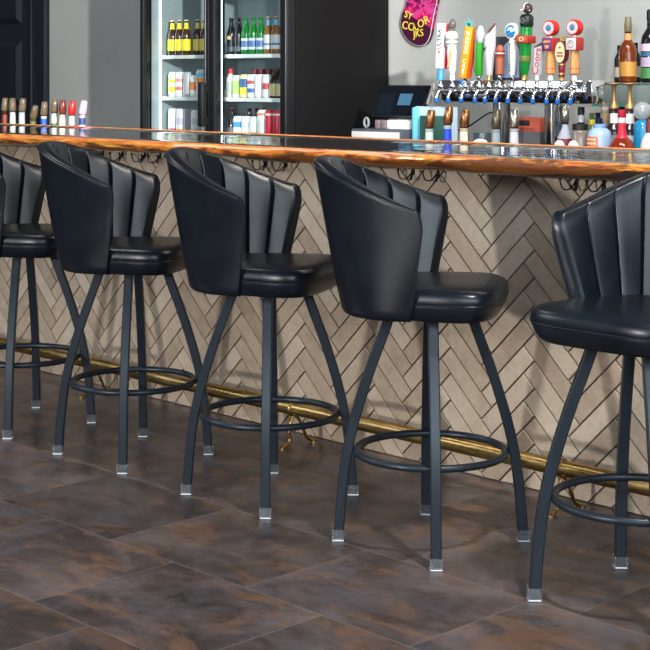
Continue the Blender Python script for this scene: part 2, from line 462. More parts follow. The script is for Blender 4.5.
# brass foot rail with floor brackets
rail = thing('foot_rail', 'brass foot rail running along the foot of the tiled bar', 'rail', (0,-.15,0))
b = BM(); tube(b, [(x, 0, .138) for x in (BX0, -3, -2, -1, 0, 1, 2, BX1)], .0255, 24); obj('tube', b, BRASS, rail)
for x in (-3.65, -2.45, -1.25, -.006, 1.205, 2.42):
    b = BM()
    ring = [(x + sx, .0262*math.cos(a), .138 + .0262*math.sin(a)) for sx in (0,) for a in [2*PI*k/20 for k in range(20)]]
    tube(b, ring, .006, 8, closed=True)
    tube(b, catmull([(x,-.004,.110),(x,-.020,.085),(x,-.026,.055),(x,-.022,.028),(x,-.036,.010),(x,-.056,.0062)], 6), .0062, 10)
    tube(b, catmull([(x,.006,.112),(x,.026,.090),(x,.045,.055),(x,.062,.024),(x,.082,.010),(x,.098,.0062)], 6), .0062, 10)
    lathe(b, [(.013,0),(.013,.006),(.005,.010)], 14, c=(x,-.058)); lathe(b, [(.013,0),(.013,.006),(.005,.010)], 14, c=(x,.1))
    obj('bracket', b, BRASS, rail)

# ------------------------------------------------------------------ bar stools
def sgnpow(v, p): return math.copysign(abs(v)**p, v)
ZB, ZS = .662, .735
_AT = []
def arc(t):
    """even steps of t walk evenly round the backrest"""
    if not _AT:
        q = 2/2.35; pts = [(-(.342+.0)*abs(math.cos(k*PI/400))**q*1.05, .26*math.sin(k*PI/400)**q if k else 0.) for k in range(201)]
        L_ = [0.]
        for (a, b_), (c, d) in zip(pts, pts[1:]): L_.append(L_[-1] + math.hypot(c-a, d-b_))
        _AT.extend((l/L_[-1], k/200) for k, l in enumerate(L_))
    return math.copysign(interp(_AT, min(1., abs(t))), t)
def plan(t, z, off=0.):
    """outer shell of the backrest: t -1..1 round the back, z height; off moves inward along the normal"""
    w = min(1, max(0, (z-.66)/(1.115-.66)))
    w = w**.9
    back = .252 + .090*w; xc = -.030 + .074*w; bb = .212 + .054*w + .038*w*abs(arc(t))**6; p = 2/2.35
    def P(tt):
        a = arc(tt)*PI/2
        return Vector((xc - (back+xc)*abs(math.cos(a))**p, bb*sgnpow(math.sin(a), p)))
    c = P(t)
    if off:
        e = .01; a_, c_ = P(max(-.999, t-e)), P(min(.999, t+e))
        d = (c_-a_).normalized(); nrm = Vector((d.y, -d.x))       # pointing inward for t increasing from -y to +y
        if nrm.dot(Vector((xc-.05,0))-c) < 0: nrm = -nrm
        c = c + nrm*off
    return c
def ztop(t): return .986 + .130*abs(math.cos(arc(t)*PI/2))**1.0
def endround(t, z, zt):
    """pull the corner of the wing back near its top so that it is rounded"""
    r = .065
    if z > zt - r:
        k = (z-(zt-r))/r; return 1-.085*(1-math.sqrt(max(0, 1-k*k)))
    return 1.
NCH = 10
def make_stool(label):
    root = thing('bar_stool', label, 'bar stool', (0,0,0), 0, 'black leather bar stools along the bar')
    # ---- backrest
    b = BM(); NT = 400; rows = []; pipe_pts = []
    NO, NI = 18, 16
    for i in range(NT+1):
        s = -1 + 2*i/NT
        zt = ztop(s); e = 1-abs(s)
        th0 = .047 - .021*max(0, (abs(s)-.55)/.45)**1.5
        thick = th0*math.sqrt(max(0.02, 1-(max(0, abs(s)-.965)/.035)**2)) if abs(s) > .965 else th0
        col = []
        def pt(z, off):
            tt = s*endround(s, z, zt)
            zz = z
            c = plan(tt, zz, off); return (c.x, c.y, zz)
        # rounded bottom of the outside
        for z, off in ((.663,.030),(.664,.014),(.670,.004)): col.append(pt(z, off))
        for k in range(NO+1):
            z = .680 + (zt-.012-.680)*k/NO
            col.append(pt(z, 0))
        # rounded rim
        for a in (25, 50, 75, 90, 105, 130, 155):
            ar = R(a); col.append(pt(zt-.012+.012*math.sin(ar), thick*.5*(1-math.cos(ar))))
        u = (s+1)/2*NCH; fr = u-math.floor(u); d = min(fr, 1-fr)           # 0 in a groove, .5 mid channel
        g = max(0., 1-(d/.08)); groove = .0085*g*g*(3-2*g)
        crown = .0038*math.cos((fr-.5)*PI)**.6 if 0 < fr < 1 else 0.
        for k in range(NI+1):
            f = k/NI
            z = zt-.014 + (.715-(zt-.014))*f
            fade = min(1, f*14)
            if abs(s) > .97: fade *= max(0, (1-abs(s))/.03)
            off = thick + (crown - groove)*fade + .008*f*(1 if abs(s) < .95 else max(0, (1-abs(s))/.05))
            col.append(pt(z, off))
        rows.append([b.verts.new(p) for p in col])
        pipe_pts.append(Vector(pt(zt-.016, -.0012)))
    m_ = len(rows[0])
    for p, q in zip(rows, rows[1:]):
        for k in range(m_-1): b.faces.new((p[k], q[k], q[k+1], p[k+1]))
        b.faces.new((p[m_-1], q[m_-1], q[0], p[0]))
    b.faces.new(rows[0]); b.faces.new(rows[-1][::-1])
    bmesh.ops.recalc_face_normals(b, faces=b.faces)
    br = obj('backrest', b, LEATHER, root, ang=80)
    b = BM(); lo = []
    for sgn, ti in ((-1, 0), (1, NT)):
        seq = []
        for k in range(14):
            z = .70 + (ztop(1)-.06-.70)*k/13
            c = plan(sgn*.999, z, -.001); seq.append(Vector((c.x, c.y, z)))
        lo.append(seq)
    path = lo[0] + pipe_pts[2:-2:2] + lo[1][::-1]
    tube(b, path, .0026, 6); obj('piping', b, PIPE, br)
    # ---- seat cushion
    b = BM(); NA = 96
    def sp(a, k):
        # front is squarish with rounded corners, the back tucks inside the shell
        ca, sa = math.cos(a), math.sin(a)
        x = sgnpow(ca, 2/3.9); y = sgnpow(sa, 2/3.9)
        hw = .214 + .034*max(0, min(1, (x+.05)/.8)) - .02*max(0, min(1, (-x-.1)/.6))
        X = -.008 + (.226 if x > 0 else .215)*x
        return X*k + (0 if k == 1 else -.008*(1-k)), hw*y*k
    prof = [(.03,.664),(.5,.664),(.84,.664),(.90,.667),(.935,.675),(.968,.689),(.991,.706),(.997,.713),(.994,.7155),(1.0,.717),(1.002,.726),(.993,.740),(.965,.7505),(.9,.757),(.75,.760),(.5,.761),(.25,.761),(.03,.761)]
    rr = []
    for k, z in prof:
        ring = []
        for i in range(NA):
            a = 2*PI*i/NA; x, y = sp(a, k); ring.append(b.verts.new((x, y, z)))
        rr.append(ring)
    for p, q in zip(rr, rr[1:]):
        for i in range(NA): b.faces.new((p[i], p[(i+1)%NA], q[(i+1)%NA], q[i]))
    b.faces.new(rr[0][::-1]); b.faces.new(rr[-1])
    st = obj('seat', b, LEATHER, root, ang=60)
    b = BM(); tube(b, [(sp(2*PI*i/NA, 1.001)[0], sp(2*PI*i/NA, 1.001)[1], .7155) for i in range(NA)], .0022, 6, closed=True)
    obj('piping', b, PIPE, st)
    # ---- swivel and base (the base keeps square to the bar; the seat turns on it)
    b = BM(); lathe(b, [(.05,.652),(.058,.655),(.058,.664)], 28); obj('swivel_plate', b, LEG, root)
    return root
RZ = [(.700,.104),(.66,.1165),(.61,.134),(.495,.178),(.349,.2235),(.262,.243),(.175,.2555),(.1,.262),(0,.2685)]
def rad_at(z): return interp(RZ, z)
def leg_bm(az):
    b = BM(); zs = [.663,.65,.635,.62,.6,.56,.52,.48,.44,.40,.36,.33,.30,.27,.24,.21,.18,.15,.12,.09,.06,.03,.006]
    ca, sa = math.cos(az), math.sin(az); h = .0148; rings = []
    def sm(z):                                        # smoothed profile
        return sum(rad_at(max(0, z+d)) for d in (-.05,-.025,0,.025,.05))/5 if z > .06 else rad_at(z)
    for z in zs:
        dr = (sm(z+.01)-sm(z-.01))/.02; n = Vector((1, -dr)).normalized()    # outward normal in (r,z)
        r = sm(z); ring = []
        for a_, s_ in ((h-.003,-h),(h,-h+.003),(h,h-.003),(h-.003,h),(-h+.003,h),(-h,h-.003),(-h,-h+.003),(-h+.003,-h)):
            rr_, zz = r + n.x*a_, z + n.y*a_
            if z < .02: rr_, zz = r + a_, z
            if z > .66: zz = z
            ring.append(b.verts.new((rr_*ca - s_*sa, rr_*sa + s_*ca, zz)))
        rings.append(ring)
    for p, q in zip(rings, rings[1:]):
        for k in range(8): b.faces.new((p[k], q[k], q[(k+1)%8], p[(k+1)%8]))
    b.faces.new(rings[0]); b.faces.new(rings[-1][::-1])
    bmesh.ops.recalc_face_normals(b, faces=b.faces)
    return b
def add_base(root, facing):
    """legs square to the bar whatever way the seat has been swivelled"""
    for q in range(4):
        az = PI/4 + q*PI/2 - facing
        lg = obj('leg', leg_bm(az), LEG, root, ang=35)
        g = BM(); r0 = rad_at(0)+.0005
        M = Matrix.Rotation(az, 4, 'Z') @ T(r0, 0, 0)
        box(g, -.0185,.0185,-.0185,.0185, 0, .008, .002, mi=1, M=M)
        for (x0,x1,y0,y1) in ((-.0180,-.0152,-.018,.018),(.0152,.0180,-.018,.018),(-.0152,.0152,-.018,-.0152),(-.0152,.0152,.0152,.018)):
            box(g, x0, x1, y0, y1, .007, .034, M=M)
        obj('foot_glide', g, [GLIDE, GLIDEB], lg)
    rb = BM(); tube(rb, [(.2165*math.cos(2*PI*k/72), .2165*math.sin(2*PI*k/72), .262) for k in range(72)], .0108, 12, closed=True)
    obj('footrest_ring', rb, LEG, root)
STOOLS = [(-1.025,-.643, 39.5,'black leather bar stool cut off by the left edge of the photo, farthest away'),
          (-.320,-.643, 34.7,'black channel-backed leather bar stool second from the left, in front of the glass-door fridge'),
          (.4146,-.653, 27.7,'black channel-backed leather bar stool in the middle of the row of five'),
          (1.110,-.653, 33.7,'black channel-backed leather bar stool second from the right, below the beer taps and till'),
          (1.829,-.655,-91.0,'black channel-backed leather bar stool turned away from the bar at the right, nearest the camera')]
seatparts = None
for x, y, dg, lb in STOOLS:
    f = R(dg)
    if seatparts is None:
        s0 = make_stool(lb); seatparts = s0; root = s0
        root.location = (x, y, 0); root.rotation_euler = (0,0,f)
    else:
        root = seatparts.copy(); COL.objects.link(root); root['label'] = lb
        root.location = (x, y, 0); root.rotation_euler = (0,0,f)
        for ch in [c for c in seatparts.children if c.name.split('.')[0] in ('backrest','seat','swivel_plate')]:
            c = ch.copy(); COL.objects.link(c); c.parent = root
            for g in list(ch.children):
                d = g.copy(); COL.objects.link(d); d.parent = c
    add_base(root, f)
# ------------------------------------------------------------------ back bar
cb = thing('back_cabinet', 'low dark cabinet along the grey wall carrying the taps and liquor', 'cabinet', (0,0,0))
b = BM(); box(b, -1.95, 3.0, 1.72, 2.56, .10, .89, .004); obj('carcass', b, BLACK, cb)
b = BM(); box(b, -1.97, 3.02, 1.68, 2.58, .89, .925, .005); obj('countertop', b, mat('dark_grey_stone', (58,58,60), .3), cb)
b = BM(); box(b, -1.93, 2.98, 1.77, 2.55, 0, .10); obj('plinth', b, BLACKP, cb)
for i in range(7):
    b = BM(); x0 = -1.93 + i*.702; box(b, x0+.01, x0+.692, 1.70, 1.721, .14, .86, .004); dr = obj('door', b, BLACK, cb)
    b = BM(); tube(b, [(x0+.62,1.675,.66),(x0+.62,1.675,.80)], .006, 10); tube(b, [(x0+.62,1.70,.67),(x0+.62,1.675,.67)], .004, 8); tube(b, [(x0+.62,1.70,.79),(x0+.62,1.675,.79)], .004, 8)
    obj('handle', b, STEEL, dr)

# ---- glass door fridge
FX0, FX1, FY0, FY1 = -3.444, -2.117, 1.78, 2.585
fr = thing('display_fridge', 'tall black two-door glass fridge filled with bottles and cans', 'fridge', (0,0,0))
INNER = mat('pale_fridge_liner', (138,150,153), .45)
b = BM()
box(b, FX0, FX0+.03, FY0+.06, FY1, .10, 2.08, .003); box(b, FX1-.045, FX1, FY0+.06, FY1, .10, 2.08, .003)
box(b, FX0+.03, FX1-.045, FY1-.04, FY1, .10, 2.08); box(b, FX0+.03, FX1-.045, FY0+.06, FY1, 1.95, 2.08); box(b, FX0+.03, FX1-.045, FY0+.06, FY1, .10, .22)
box(b, FX0+.02, FX1-.02, FY0+.03, FY1, 0, .10)
fs_ = mat('black_satin_steel', (10,10,12), .55, bump=.05); fs_.node_tree.nodes['Principled BSDF'].inputs['Specular IOR Level'].default_value = .2
obj('cabinet', b, fs_, fr)
b = BM()
box(b, FX0+.0305, FX0+.034, FY0+.065, FY1-.045, .225, 1.945); box(b, FX1-.049, FX1-.0455, FY0+.065, FY1-.045, .225, 1.945)
box(b, FX0+.034, FX1-.049, FY1-.046, FY1-.0405, .225, 1.945); box(b, FX0+.034, FX1-.049, FY0+.065, FY1-.046, 1.9455, 1.9495); box(b, FX0+.034, FX1-.049, FY0+.065, FY1-.046, .2205, .2245)
obj('liner', b, INNER, fr)
b = BM(); box(b, -2.815, -2.765, FY0+.062, FY0+.10, .22, 1.95, .002); obj('mullion', b, BLACK, fr)
for x0, x1, hx in ((FX0, -2.792, -2.83), (-2.788, FX1, -2.75)):
    b = BM(); fl = .030 if x0 == FX0 else .043; f2 = .043 if x0 == FX0 else .065
    box(b, x0, x0+fl, FY0, FY0+.055, .13, 2.06, .003); box(b, x1-f2, x1, FY0, FY0+.055, .13, 2.06, .003)
    box(b, x0+fl, x1-f2, FY0, FY0+.055, .13, .20, .003); box(b, x0+fl, x1-f2, FY0, FY0+.055, 1.99, 2.06, .003)
    dr = obj('door', b, BLACK, fr)
    b = BM(); box(b, x0+fl, x1-f2, FY0+.02, FY0+.026, .20, 1.99); obj('pane', b, PANE, dr, smooth=False)
    b = BM(); box(b, x1-f2+.004 if x0 == FX0 else x1-.022, x1-f2+.011 if x0 == FX0 else x1-.016, FY0-.003, FY0+.001, .14, 2.05); obj('trim_strip', b, STEEL, dr)
    if x0 == FX0:
        b = BM(); box(b, -2.845, -2.80, FY0-.045, FY0-.012, 1.055, 1.315, .010); box(b, -2.84,-2.805, FY0-.014, FY0+.002, 1.07, 1.11); box(b, -2.84,-2.805, FY0-.014, FY0+.002, 1.26, 1.30)
        obj('handle', b, BLACKP, dr)
SHZ = (1.476, 1.224, .965, .70, .45)
for z in SHZ:
    for x0, x1 in ((FX0+.040, -2.80), (-2.78, FX1-.055)):
        b = BM(); box(b, x0, x1, 1.90, 1.915, z-.022, z, .002)
        n_ = 15
        for k in range(n_+1):
            xx = x0+.005+(x1-x0-.01)*k/n_; tube(b, [(xx,1.912,z-.004),(xx,2.50,z-.004)], .0035, 6)
        for yy in (2.1, 2.3, 2.5): tube(b, [(x0,yy,z-.010),(x1,yy,z-.010)], .004, 6)
        obj('shelf', b, mat('white_wire_coating', (222,226,226), .35), fr)
LED = mat('cold_led_tape', (236,246,255), .4, emit=1.7)
for x, y in ((FX0+.038, 1.905), (-2.760, 1.845)):
    b = BM(); box(b, x, x+.006, y-.006, y+.006, .30, 1.93)
    if x < -3:
        for k in range(60): lathe(b, [(.001,-.005),(.006,-.003),(.006,.003),(.001,.005)], 8, M=T(x+.007, y, .32+k*.027))
    obj('led_strip', b, LED, fr)
def inner_light(loc, target, sx, sy, p, col=(.86,.95,1)):
    l = bpy.data.lights.new('fridge_light', 'AREA'); l.shape = 'RECTANGLE'; l.size = sx; l.size_y = sy; l.energy = p; l.color = col
    o = bpy.data.objects.new('fridge_light', l); COL.objects.link(o); o.location = loc
    d = (Vector(target)-Vector(loc)).normalized(); o.rotation_euler = d.to_track_quat('-Z', 'Y').to_euler()
inner_light((FX0+.05,1.885,1.2), (-3.0,2.2,1.2), .02, 1.4, 1.2)
inner_light((-2.82,1.90,1.2), (-3.05,2.2,1.2), .02, 1.4, .15)
inner_light((-2.755,1.865,1.2), (-2.45,2.2,1.2), .02, 1.4, .9)
inner_light((-2.20,1.88,1.2), (-2.5,2.2,1.2), .02, 1.4, .75)

# ---- bottles and cans
def gl(rgb, tr=.0, rough=.08): return mat('glass_%d_%d_%d_%d' % (*rgb, int(tr*10)), rgb, rough, trans=tr, var=.03)
BEER = [(.026,0),(.0305,.004),(.0310,.012),(.0310,.125),(.0295,.140),(.0225,.162),(.0150,.182),(.0132,.200),(.0130,.216),(.0142,.218),(.0142,.226)]
STUB = [(.028,0),(.0325,.004),(.033,.012),(.033,.085),(.030,.100),(.018,.122),(.0135,.135),(.0140,.148)]
def vessel(name, label, cat, group, loc, prof, m, bands=(), cap=None, capm=None, seg=20, k=1.0, tilt=0):
    """lathed vessel: body, label bands hugging the wall, cap"""
    t = thing(name, label, cat, loc, 0, group)
    P = [(r*k, z*k) for r, z in prof]
    b = BM(); lathe(b, P, seg); obj('body', b, m, t)
    def rr(z): return interp([(z_, r_) for r_, z_ in P], z)
    for z0, z1, lm in bands:
        z0 *= k; z1 *= k; b = BM(); zs = [z0 + (z1-z0)*i/6 for i in range(7)]
        lathe(b, [(rr(z0)*.9, z0)] + [(rr(z)+.0006, z) for z in zs] + [(rr(z1)*.9, z1)], seg); obj('label', b, lm, t)
    if cap:
        b = BM(); lathe(b, [(r*k, z*k) for r, z in cap], seg); obj('cap', b, capm, t)
    return t
CROWN = [(.0150,.2235),(.0158,.224),(.0150,.2285),(.0125,.2315),(.004,.232)]
def beer(px, y, z, label, gm, bands, capm, group):
    return vessel('beer_bottle', label, 'bottle', group, (px,y,z), BEER, gm, bands, CROWN, capm, k=.93)
def can(px, y, z, h, label, m, bands, group, r=.0305):
    prof = [(r*.78,0),(r*.92,.006),(r,.016),(r,h-.020),(r*.93,h-.010),(r*.80,h-.003),(r*.80,h),(r*.74,h-.0005),(r*.72,h-.004)]
    return vessel('drink_can', label, 'can', group, (px,y,z), prof, m, bands)
YEL = pl((238,214,32)); BRN = gl((58,30,14)); GRN = gl((14,104,36)); BLU = pl((58,92,150)); WHT = pl((196,199,198))
YS = 1.955
ordn = ['leftmost','second','third','fourth','fifth','sixth','seventh']
gA = 'yellow-labelled beers on the top shelf of the left fridge door'
for i, x in enumerate((-3.346,-3.279,-3.212,-3.140,-3.074)):
    pale = i >= 3
    ym = pl((206,186,84)) if pale else YEL
    beer(x, YS+(.03 if pale else 0), SHZ[0], '%s brown beer bottle with yellow label and foil neck, left fridge door top shelf' % ordn[i].capitalize(), gl((64,40,28)), ((.03,.105,ym),(.172,.212,ym)), pl((210,200,160)), gA)
gB = 'beer bottles on the top shelf of the right fridge door'
for i, x in enumerate((-2.795,-2.730)):
    t = beer(x, YS, SHZ[0], ('black beer bottle with gold emblem, leftmost on the right top shelf' if i == 0 else 'plain black beer bottle beside the gold emblem one on the right top shelf'), gl((18,20,22)), ((.02,.05,pl((60,66,74))),), pl((30,30,32)), gB)
    if i == 0:
        bm = BM(); prism(bm, [(-.010,.128),(.010,.128),(.013,.150),(.005,.142),(0,.154),(-.005,.142),(-.013,.150)], -.032, -.030, M=Matrix.Rotation(.45,4,'Z') @ T(0,-.002,-.04)); obj('emblem', bm, pl((214,170,110)), t)
for i, x in enumerate((-2.664,-2.599,-2.534)):
    beer(x, YS, SHZ[0], '%s green beer bottle with blue and white label, right fridge door top shelf' % ['Left','Middle','Right'][i], GRN, ((.03,.045,pl((190,206,214))),(.045,.085,pl((74,104,160))),(.085,.10,pl((190,206,214)))), pl((20,96,40)), gB)
for i, x in enumerate((-2.469,-2.404)):
    beer(x, YS, SHZ[0], ('brown bottle with white label and blue neck beside the green beers' if i == 0 else 'brown bottle with white label and blue neck at the right end of the shelf'), gl((120,78,34)), ((.03,.055,WHT),(.055,.066,pl((60,90,150))),(.066,.118,WHT),(.176,.212,pl((96,158,186)))), pl((150,150,140)), gB)
gC = 'cans and bottles on the middle shelves of the fridge'
for x, h, lb, bands, base in (
    (-3.338,.150,'white can with yellow print, leftmost on the left middle shelf',((.03,.06,YEL),(.085,.105,YEL)),(220,222,214)),
    (-3.268,.150,'white can with pink print on the left middle shelf',((.04,.062,pl((220,120,130))),(.09,.11,pl((226,150,150)))),(226,226,226)),
    (-3.196,.150,'plain silver grey can on the left middle shelf',(),(170,172,176)),
    (-3.130,.130,'white can with orange band on the left middle shelf',((.04,.09,pl((214,120,70))),),(214,214,210)),
    (-3.070,.165,'can with orange middle and pale blue top, right end of the left middle shelf',((.03,.08,WHT),(.085,.115,pl((222,140,60))),(.12,.145,pl((110,180,206)))),(190,206,210))):
    can(x, YS, SHZ[1], h, lb, pl(base, .3), bands, gC)
for x, h, lb, bands, base in (
    (-2.740,.130,'white and lime green can on the right middle shelf',((.02,.10,pl((150,176,96))),),(206,212,196)),
    (-2.672,.135,'yellow and blue can on the right middle shelf',((.02,.06,pl((220,206,50))),(.06,.11,pl((50,90,150)))),(220,216,150)),
    (-2.608,.135,'white can with blue and red print on the right middle shelf',((.03,.055,pl((60,100,170))),(.08,.10,pl((190,60,60)))),(226,228,230)),
    (-2.545,.135,'plain white can on the right middle shelf',(),(214,216,214)),
    (-2.480,.135,'white can with red band on the right middle shelf',((.05,.085,pl((180,70,76))),),(206,208,216))):
    can(x, YS, SHZ[1], h, lb, pl(base, .3), bands, gC)
for i, x in enumerate((-2.416,-2.352)):
    vessel('beer_bottle', ('stubby dark bottle with tan label on the right middle shelf beside a red-banded can' if i == 0 else 'stubby dark bottle with tan label at the right end of the middle shelf'), 'bottle', gC, (x,YS,SHZ[1]), STUB, gl((34,22,16)), ((.012,.082,pl((196,178,130))),), [(.0145,.142),(.0150,.150),(.012,.153)], pl((30,20,18)))
vessel('beer_bottle', 'slim white bottle with red cap, leftmost on the right middle shelf', 'bottle', gC, (-2.802,YS,SHZ[1]), [(.022,0),(.025,.004),(.025,.11),(.018,.125),(.014,.135),(.014,.150)], pl((206,204,200)), ((.03,.09,pl((180,184,176))),), [(.0160,.140),(.0160,.168),(.013,.170)], pl((200,40,60)))
for i, x in enumerate((-2.700,-2.640,-2.575,-2.510,-2.45)):
    vessel('beer_bottle', '%s maroon-capped dark bottle in the back row of the right middle shelf' % ordn[i].capitalize(), 'bottle', 'dark bottles in the back row of the fridge', (x,YS+.10,SHZ[1]), STUB, gl((40,20,18)), (), [(.021,.128),(.022,.132),(.022,.165),(.018,.168)], pl((92,30,34)), k=1.0)
gD = 'cans on the lower shelves of the fridge'
for x, h, lb, bands, base in (
    (-3.338,.185,'tall white can with magenta band, leftmost on the left lower shelf',((.05,.065,pl((190,60,140))),),(216,214,218)),
    (-3.262,.185,'tall white can with orange band on the left lower shelf',((.05,.063,pl((222,160,40))),(.09,.13,pl((196,190,202)))),(220,218,222)),
    (-3.188,.185,'tall grey can with yellow band on the left lower shelf',((.05,.062,pl((216,178,50))),),(160,160,170)),
    (-3.118,.180,'tall white ribbed can, right end of the left lower shelf',((.03,.07,pl((196,198,200))),(.09,.13,pl((196,198,200)))),(222,222,222)),
    (-2.728,.150,'blue, white and red can on the right lower shelf',((.02,.055,pl((176,40,60))),(.085,.12,pl((70,130,180)))),(214,220,226)),
    (-2.656,.150,'white and yellow can on the right lower shelf',((.02,.055,pl((226,192,60))),(.085,.12,pl((190,200,214)))),(226,226,220)),
    (-2.588,.150,'white and teal can on the right lower shelf',((.02,.06,pl((30,150,110))),),(206,220,216)),
    (-2.520,.190,'tall silver-white can on the right lower shelf',((.16,.172,pl((220,110,60))),(.05,.13,pl((190,194,196)))),(214,216,216)),
    (-2.452,.190,'tall red can beside the silver one on the right lower shelf',((.16,.17,pl((230,220,210))),),(190,34,62)),
    (-2.386,.190,'tall red can at the right end of the lower shelf',((.16,.17,pl((230,220,210))),),(186,36,60))):
    can(x, YS, SHZ[2], h, lb, pl(base, .3), bands, gD, r=.0315)
for i, x in enumerate((-2.79,-2.73,-2.665,-2.60)):
    vessel('beer_bottle', '%s dark bottle in the back row of the right lower shelf' % ordn[i].capitalize(), 'bottle', 'dark bottles behind the lower cans', (x,YS+(.0 if i == 0 else .085),SHZ[2]), BEER, gl((30,26,26)), ((.05,.10,pl((92,96,100))),), CROWN, pl((120,40,46)), k=.86)

# ---- purple deck-shaped sign on the wall
m, N, L, P = nt('magenta_swirl_print')
tc = N.new('ShaderNodeTexCoord').outputs['Object']; sp = N.new('ShaderNodeSeparateXYZ'); L.new(tc, sp.inputs[0])
sw = noise(N, L, mapping(N, L, tc, (1,1,1.4)), 9, 5, .6, 1.6)
c = ramp(N, [(.36, lin((38,14,36))), (.46, lin((120,20,76))), (.52, lin((206,28,96))), (.58, lin((176,74,140))), (.66, lin((60,18,60)))]); L.new(sw, c.inputs['Fac'])
lo_ = math_(N, L, 'GREATER_THAN', math_(N, L, 'ADD', sp.outputs[2], math_(N, L, 'MULTIPLY', sp.outputs[0], .5)), .735)
L.new(mixc(N, L, lo_, lin((58,12,40)), c.outputs['Color']), P.inputs['Base Color']); P.inputs['Roughness'].default_value = .3
SIGN = m
sg = thing('wall_sign', 'purple and magenta rounded board sign with yellow lettering on grey wall', 'sign', (0,2.578,0))
pxs = [(412,-62),(409,-30),(407,0),(402.8,12),(401.2,22),(403,31),(408,39),(414.5,44),(421,45.5),(426.5,43),(430,36),(432,25),(434.5,12),(437,0),(441,-30),(441,-62),(436,-78),(427,-84),(417,-78)]
pts = [(-1.997+(a-402)*.0078, 1.35-(q-76)*.00572) for a, q in pxs]
cr = [(p.x, p.y) for p in catmull([Vector((a, q, 0)) for a, q in pts+[pts[0]]], 5)][:-1]
b = BM(); prism(b, cr, -.012, .014); bmesh.ops.recalc_face_normals(b, faces=b.faces); obj('board', b, SIGN, sg, ang=30)
b = BM(); tube(b, [(x,-.010,z) for x, z in cr], .0022, 6, closed=True); obj('edging', b, pl((206,190,198)), sg)
YL = pl((214,196,60)); 
def at_sign(px, py, rot=0): return T(-1.997+(px-402)*.0078, -.0135, 1.35-(py-76)*.00572) @ Matrix.Rotation(rot, 4, 'Y') @ FRONT
text('lettering', 'SY', .060, YL, sg, at_sign(409,15,.35))
text('lettering', 'CO', .066, YL, sg, at_sign(409,26,.2)); text('lettering', 'LOR', .066, YL, sg, at_sign(422,23.5,-.42))
text('lettering', 'JKS', .058, YL, sg, at_sign(419,33.5,-.1))

# ---- till: touch screen on a stand over a cash drawer
b = BM(); box(b, -1.603, -1.245, 1.76, 2.14, .926, 1.075, .004); dw = obj('cash_drawer', b, mat('slate_grey_steel', (66,72,82), .4), smooth=True)
tag(dw, 'flat slate grey cash drawer under the till screen', 'cash drawer')
b = BM(); box(b, -1.598, -1.262, 1.752, 1.762, .95, 1.062, .002); obj('drawer_front', b, mat('pale_grey_plastic', (190,188,184), .4), dw)
po = thing('till_screen', 'black tilted touch screen till on a white stand by the fridge', 'till', (-1.407,1.90,1.075))
b = BM(); box(b, -.028, .138, -.05, .10, 0, .046, .004); box(b, -.03, .03, .03, .07, .04, .10, .004); obj('base', b, WHITEP, po)
b = BM(); box(b, -.072, -.034, -.055, .0, 0, .045, .004); box(b, -.112,-.078,-.055,.0,0,.045,.004); obj('card_reader', b, mat('smoked_plastic', (110,96,102), .3), po)
Ms = T(-.01, .005, .054) @ Matrix.Rotation(R(-24), 4, 'X')
b = BM(); box(b, -.178, .178, -.010, .012, 0, .186, .004, M=Ms); sc_ = obj('screen', b, BLACK, po)
b = BM(); box(b, -.166, .166, -.0112, -.0098, .012, .174, M=Ms); obj('display', b, mat('dark_screen_glass', (8,13,20), .12, emit=.3), sc_)
b = BM(); box(b, -.015, .075, -.0122, -.0110, .070, .135, M=Ms); obj('window', b, mat('lit_blue_window', (52,88,112), .3, emit=.22), sc_)
b = BM(); box(b, -.150, -.05, -.0122, -.0110, .02, .135, M=Ms); obj('side_panel', b, mat('lit_navy_panel', (10,18,26), .3, emit=.15), sc_)
b = BM(); box(b, .180, .196, -.008, .014, .08, .20, .003, M=Ms); obj('card_slot', b, mat('pale_grey_plastic', (190,188,184), .4), sc_)
# ring bracket beside it
b = BM(); tube(b, [(-1.565+.016*math.cos(2*PI*k/20), 1.83, 1.106+.024*math.sin(2*PI*k/20)) for k in range(20)], .0065, 8, closed=True)
tag(obj('tape_roll', b, mat('clear_grey_plastic', (150,156,162), .2, trans=.4)), 'clear grey ring of tape standing left of the till stand', 'tape')

# ---- folders and card by the till
b = BM(); box(b, -1.213, -1.204, 1.80, 1.835, .926, 1.187, .001); box(b, -1.203, -1.192, 1.795, 1.84, .926, 1.192, .001)
tag(obj('binder', b, pl((96,182,206))), 'turquoise folder standing upright right of the till', 'folder')
b = BM(); box(b, -1.216, -0.937, 1.83, 1.836, .926, 1.196, .001, M=None)
pf = tag(obj('document_sleeve', b, pl((176,196,206))), 'pale blue document sleeve standing behind the spouts', 'document')
b = BM(); box(b, -1.164, -0.983, 1.805, 1.810, .926, 1.150, .001)
tag(obj('menu_card', b, pl((36,78,66))), 'dark green card leaning in front of the pale blue sleeve', 'card')
b = BM(); tube(b, catmull([(-1.20,1.86,.932),(-1.10,1.90,1.05),(-.98,1.95,1.09),(-.86,1.97,1.16),(-.80,1.97,1.17)], 8) , .004, 8)
tag(obj('power_cable', b, BLACKP), 'black cable looping from the till towards the tap tower', 'cable')
b = BM(); tube(b, catmull([(-.885,1.80,.931),(-.845,1.80,.98),(-.85,1.81,1.06),(-.89,1.82,1.11),(-.925,1.84,1.08)], 8), .0045, 8)
tag(obj('power_cable', b, BLACKP), 'short black cable bent upright left of the acrylic stand', 'cable')
b = BM(); box(b, -.783, -.701, 1.77, 1.83, .926, 1.075, .003)
tag(obj('acrylic_holder', b, mat('smoky_acrylic', (120,132,142), .08, trans=.7)), 'smoky clear acrylic holder left of the tap tower post', 'holder')
bx = thing('carton', 'orange-red carton with a grey lower half between the tap posts', 'carton', (-.715,2.10,.926))
b = BM(); box(b, -.125, .125, -.05, .05, 0, .218, .002); obj('box', b, pl((234,110,82), .6), bx)
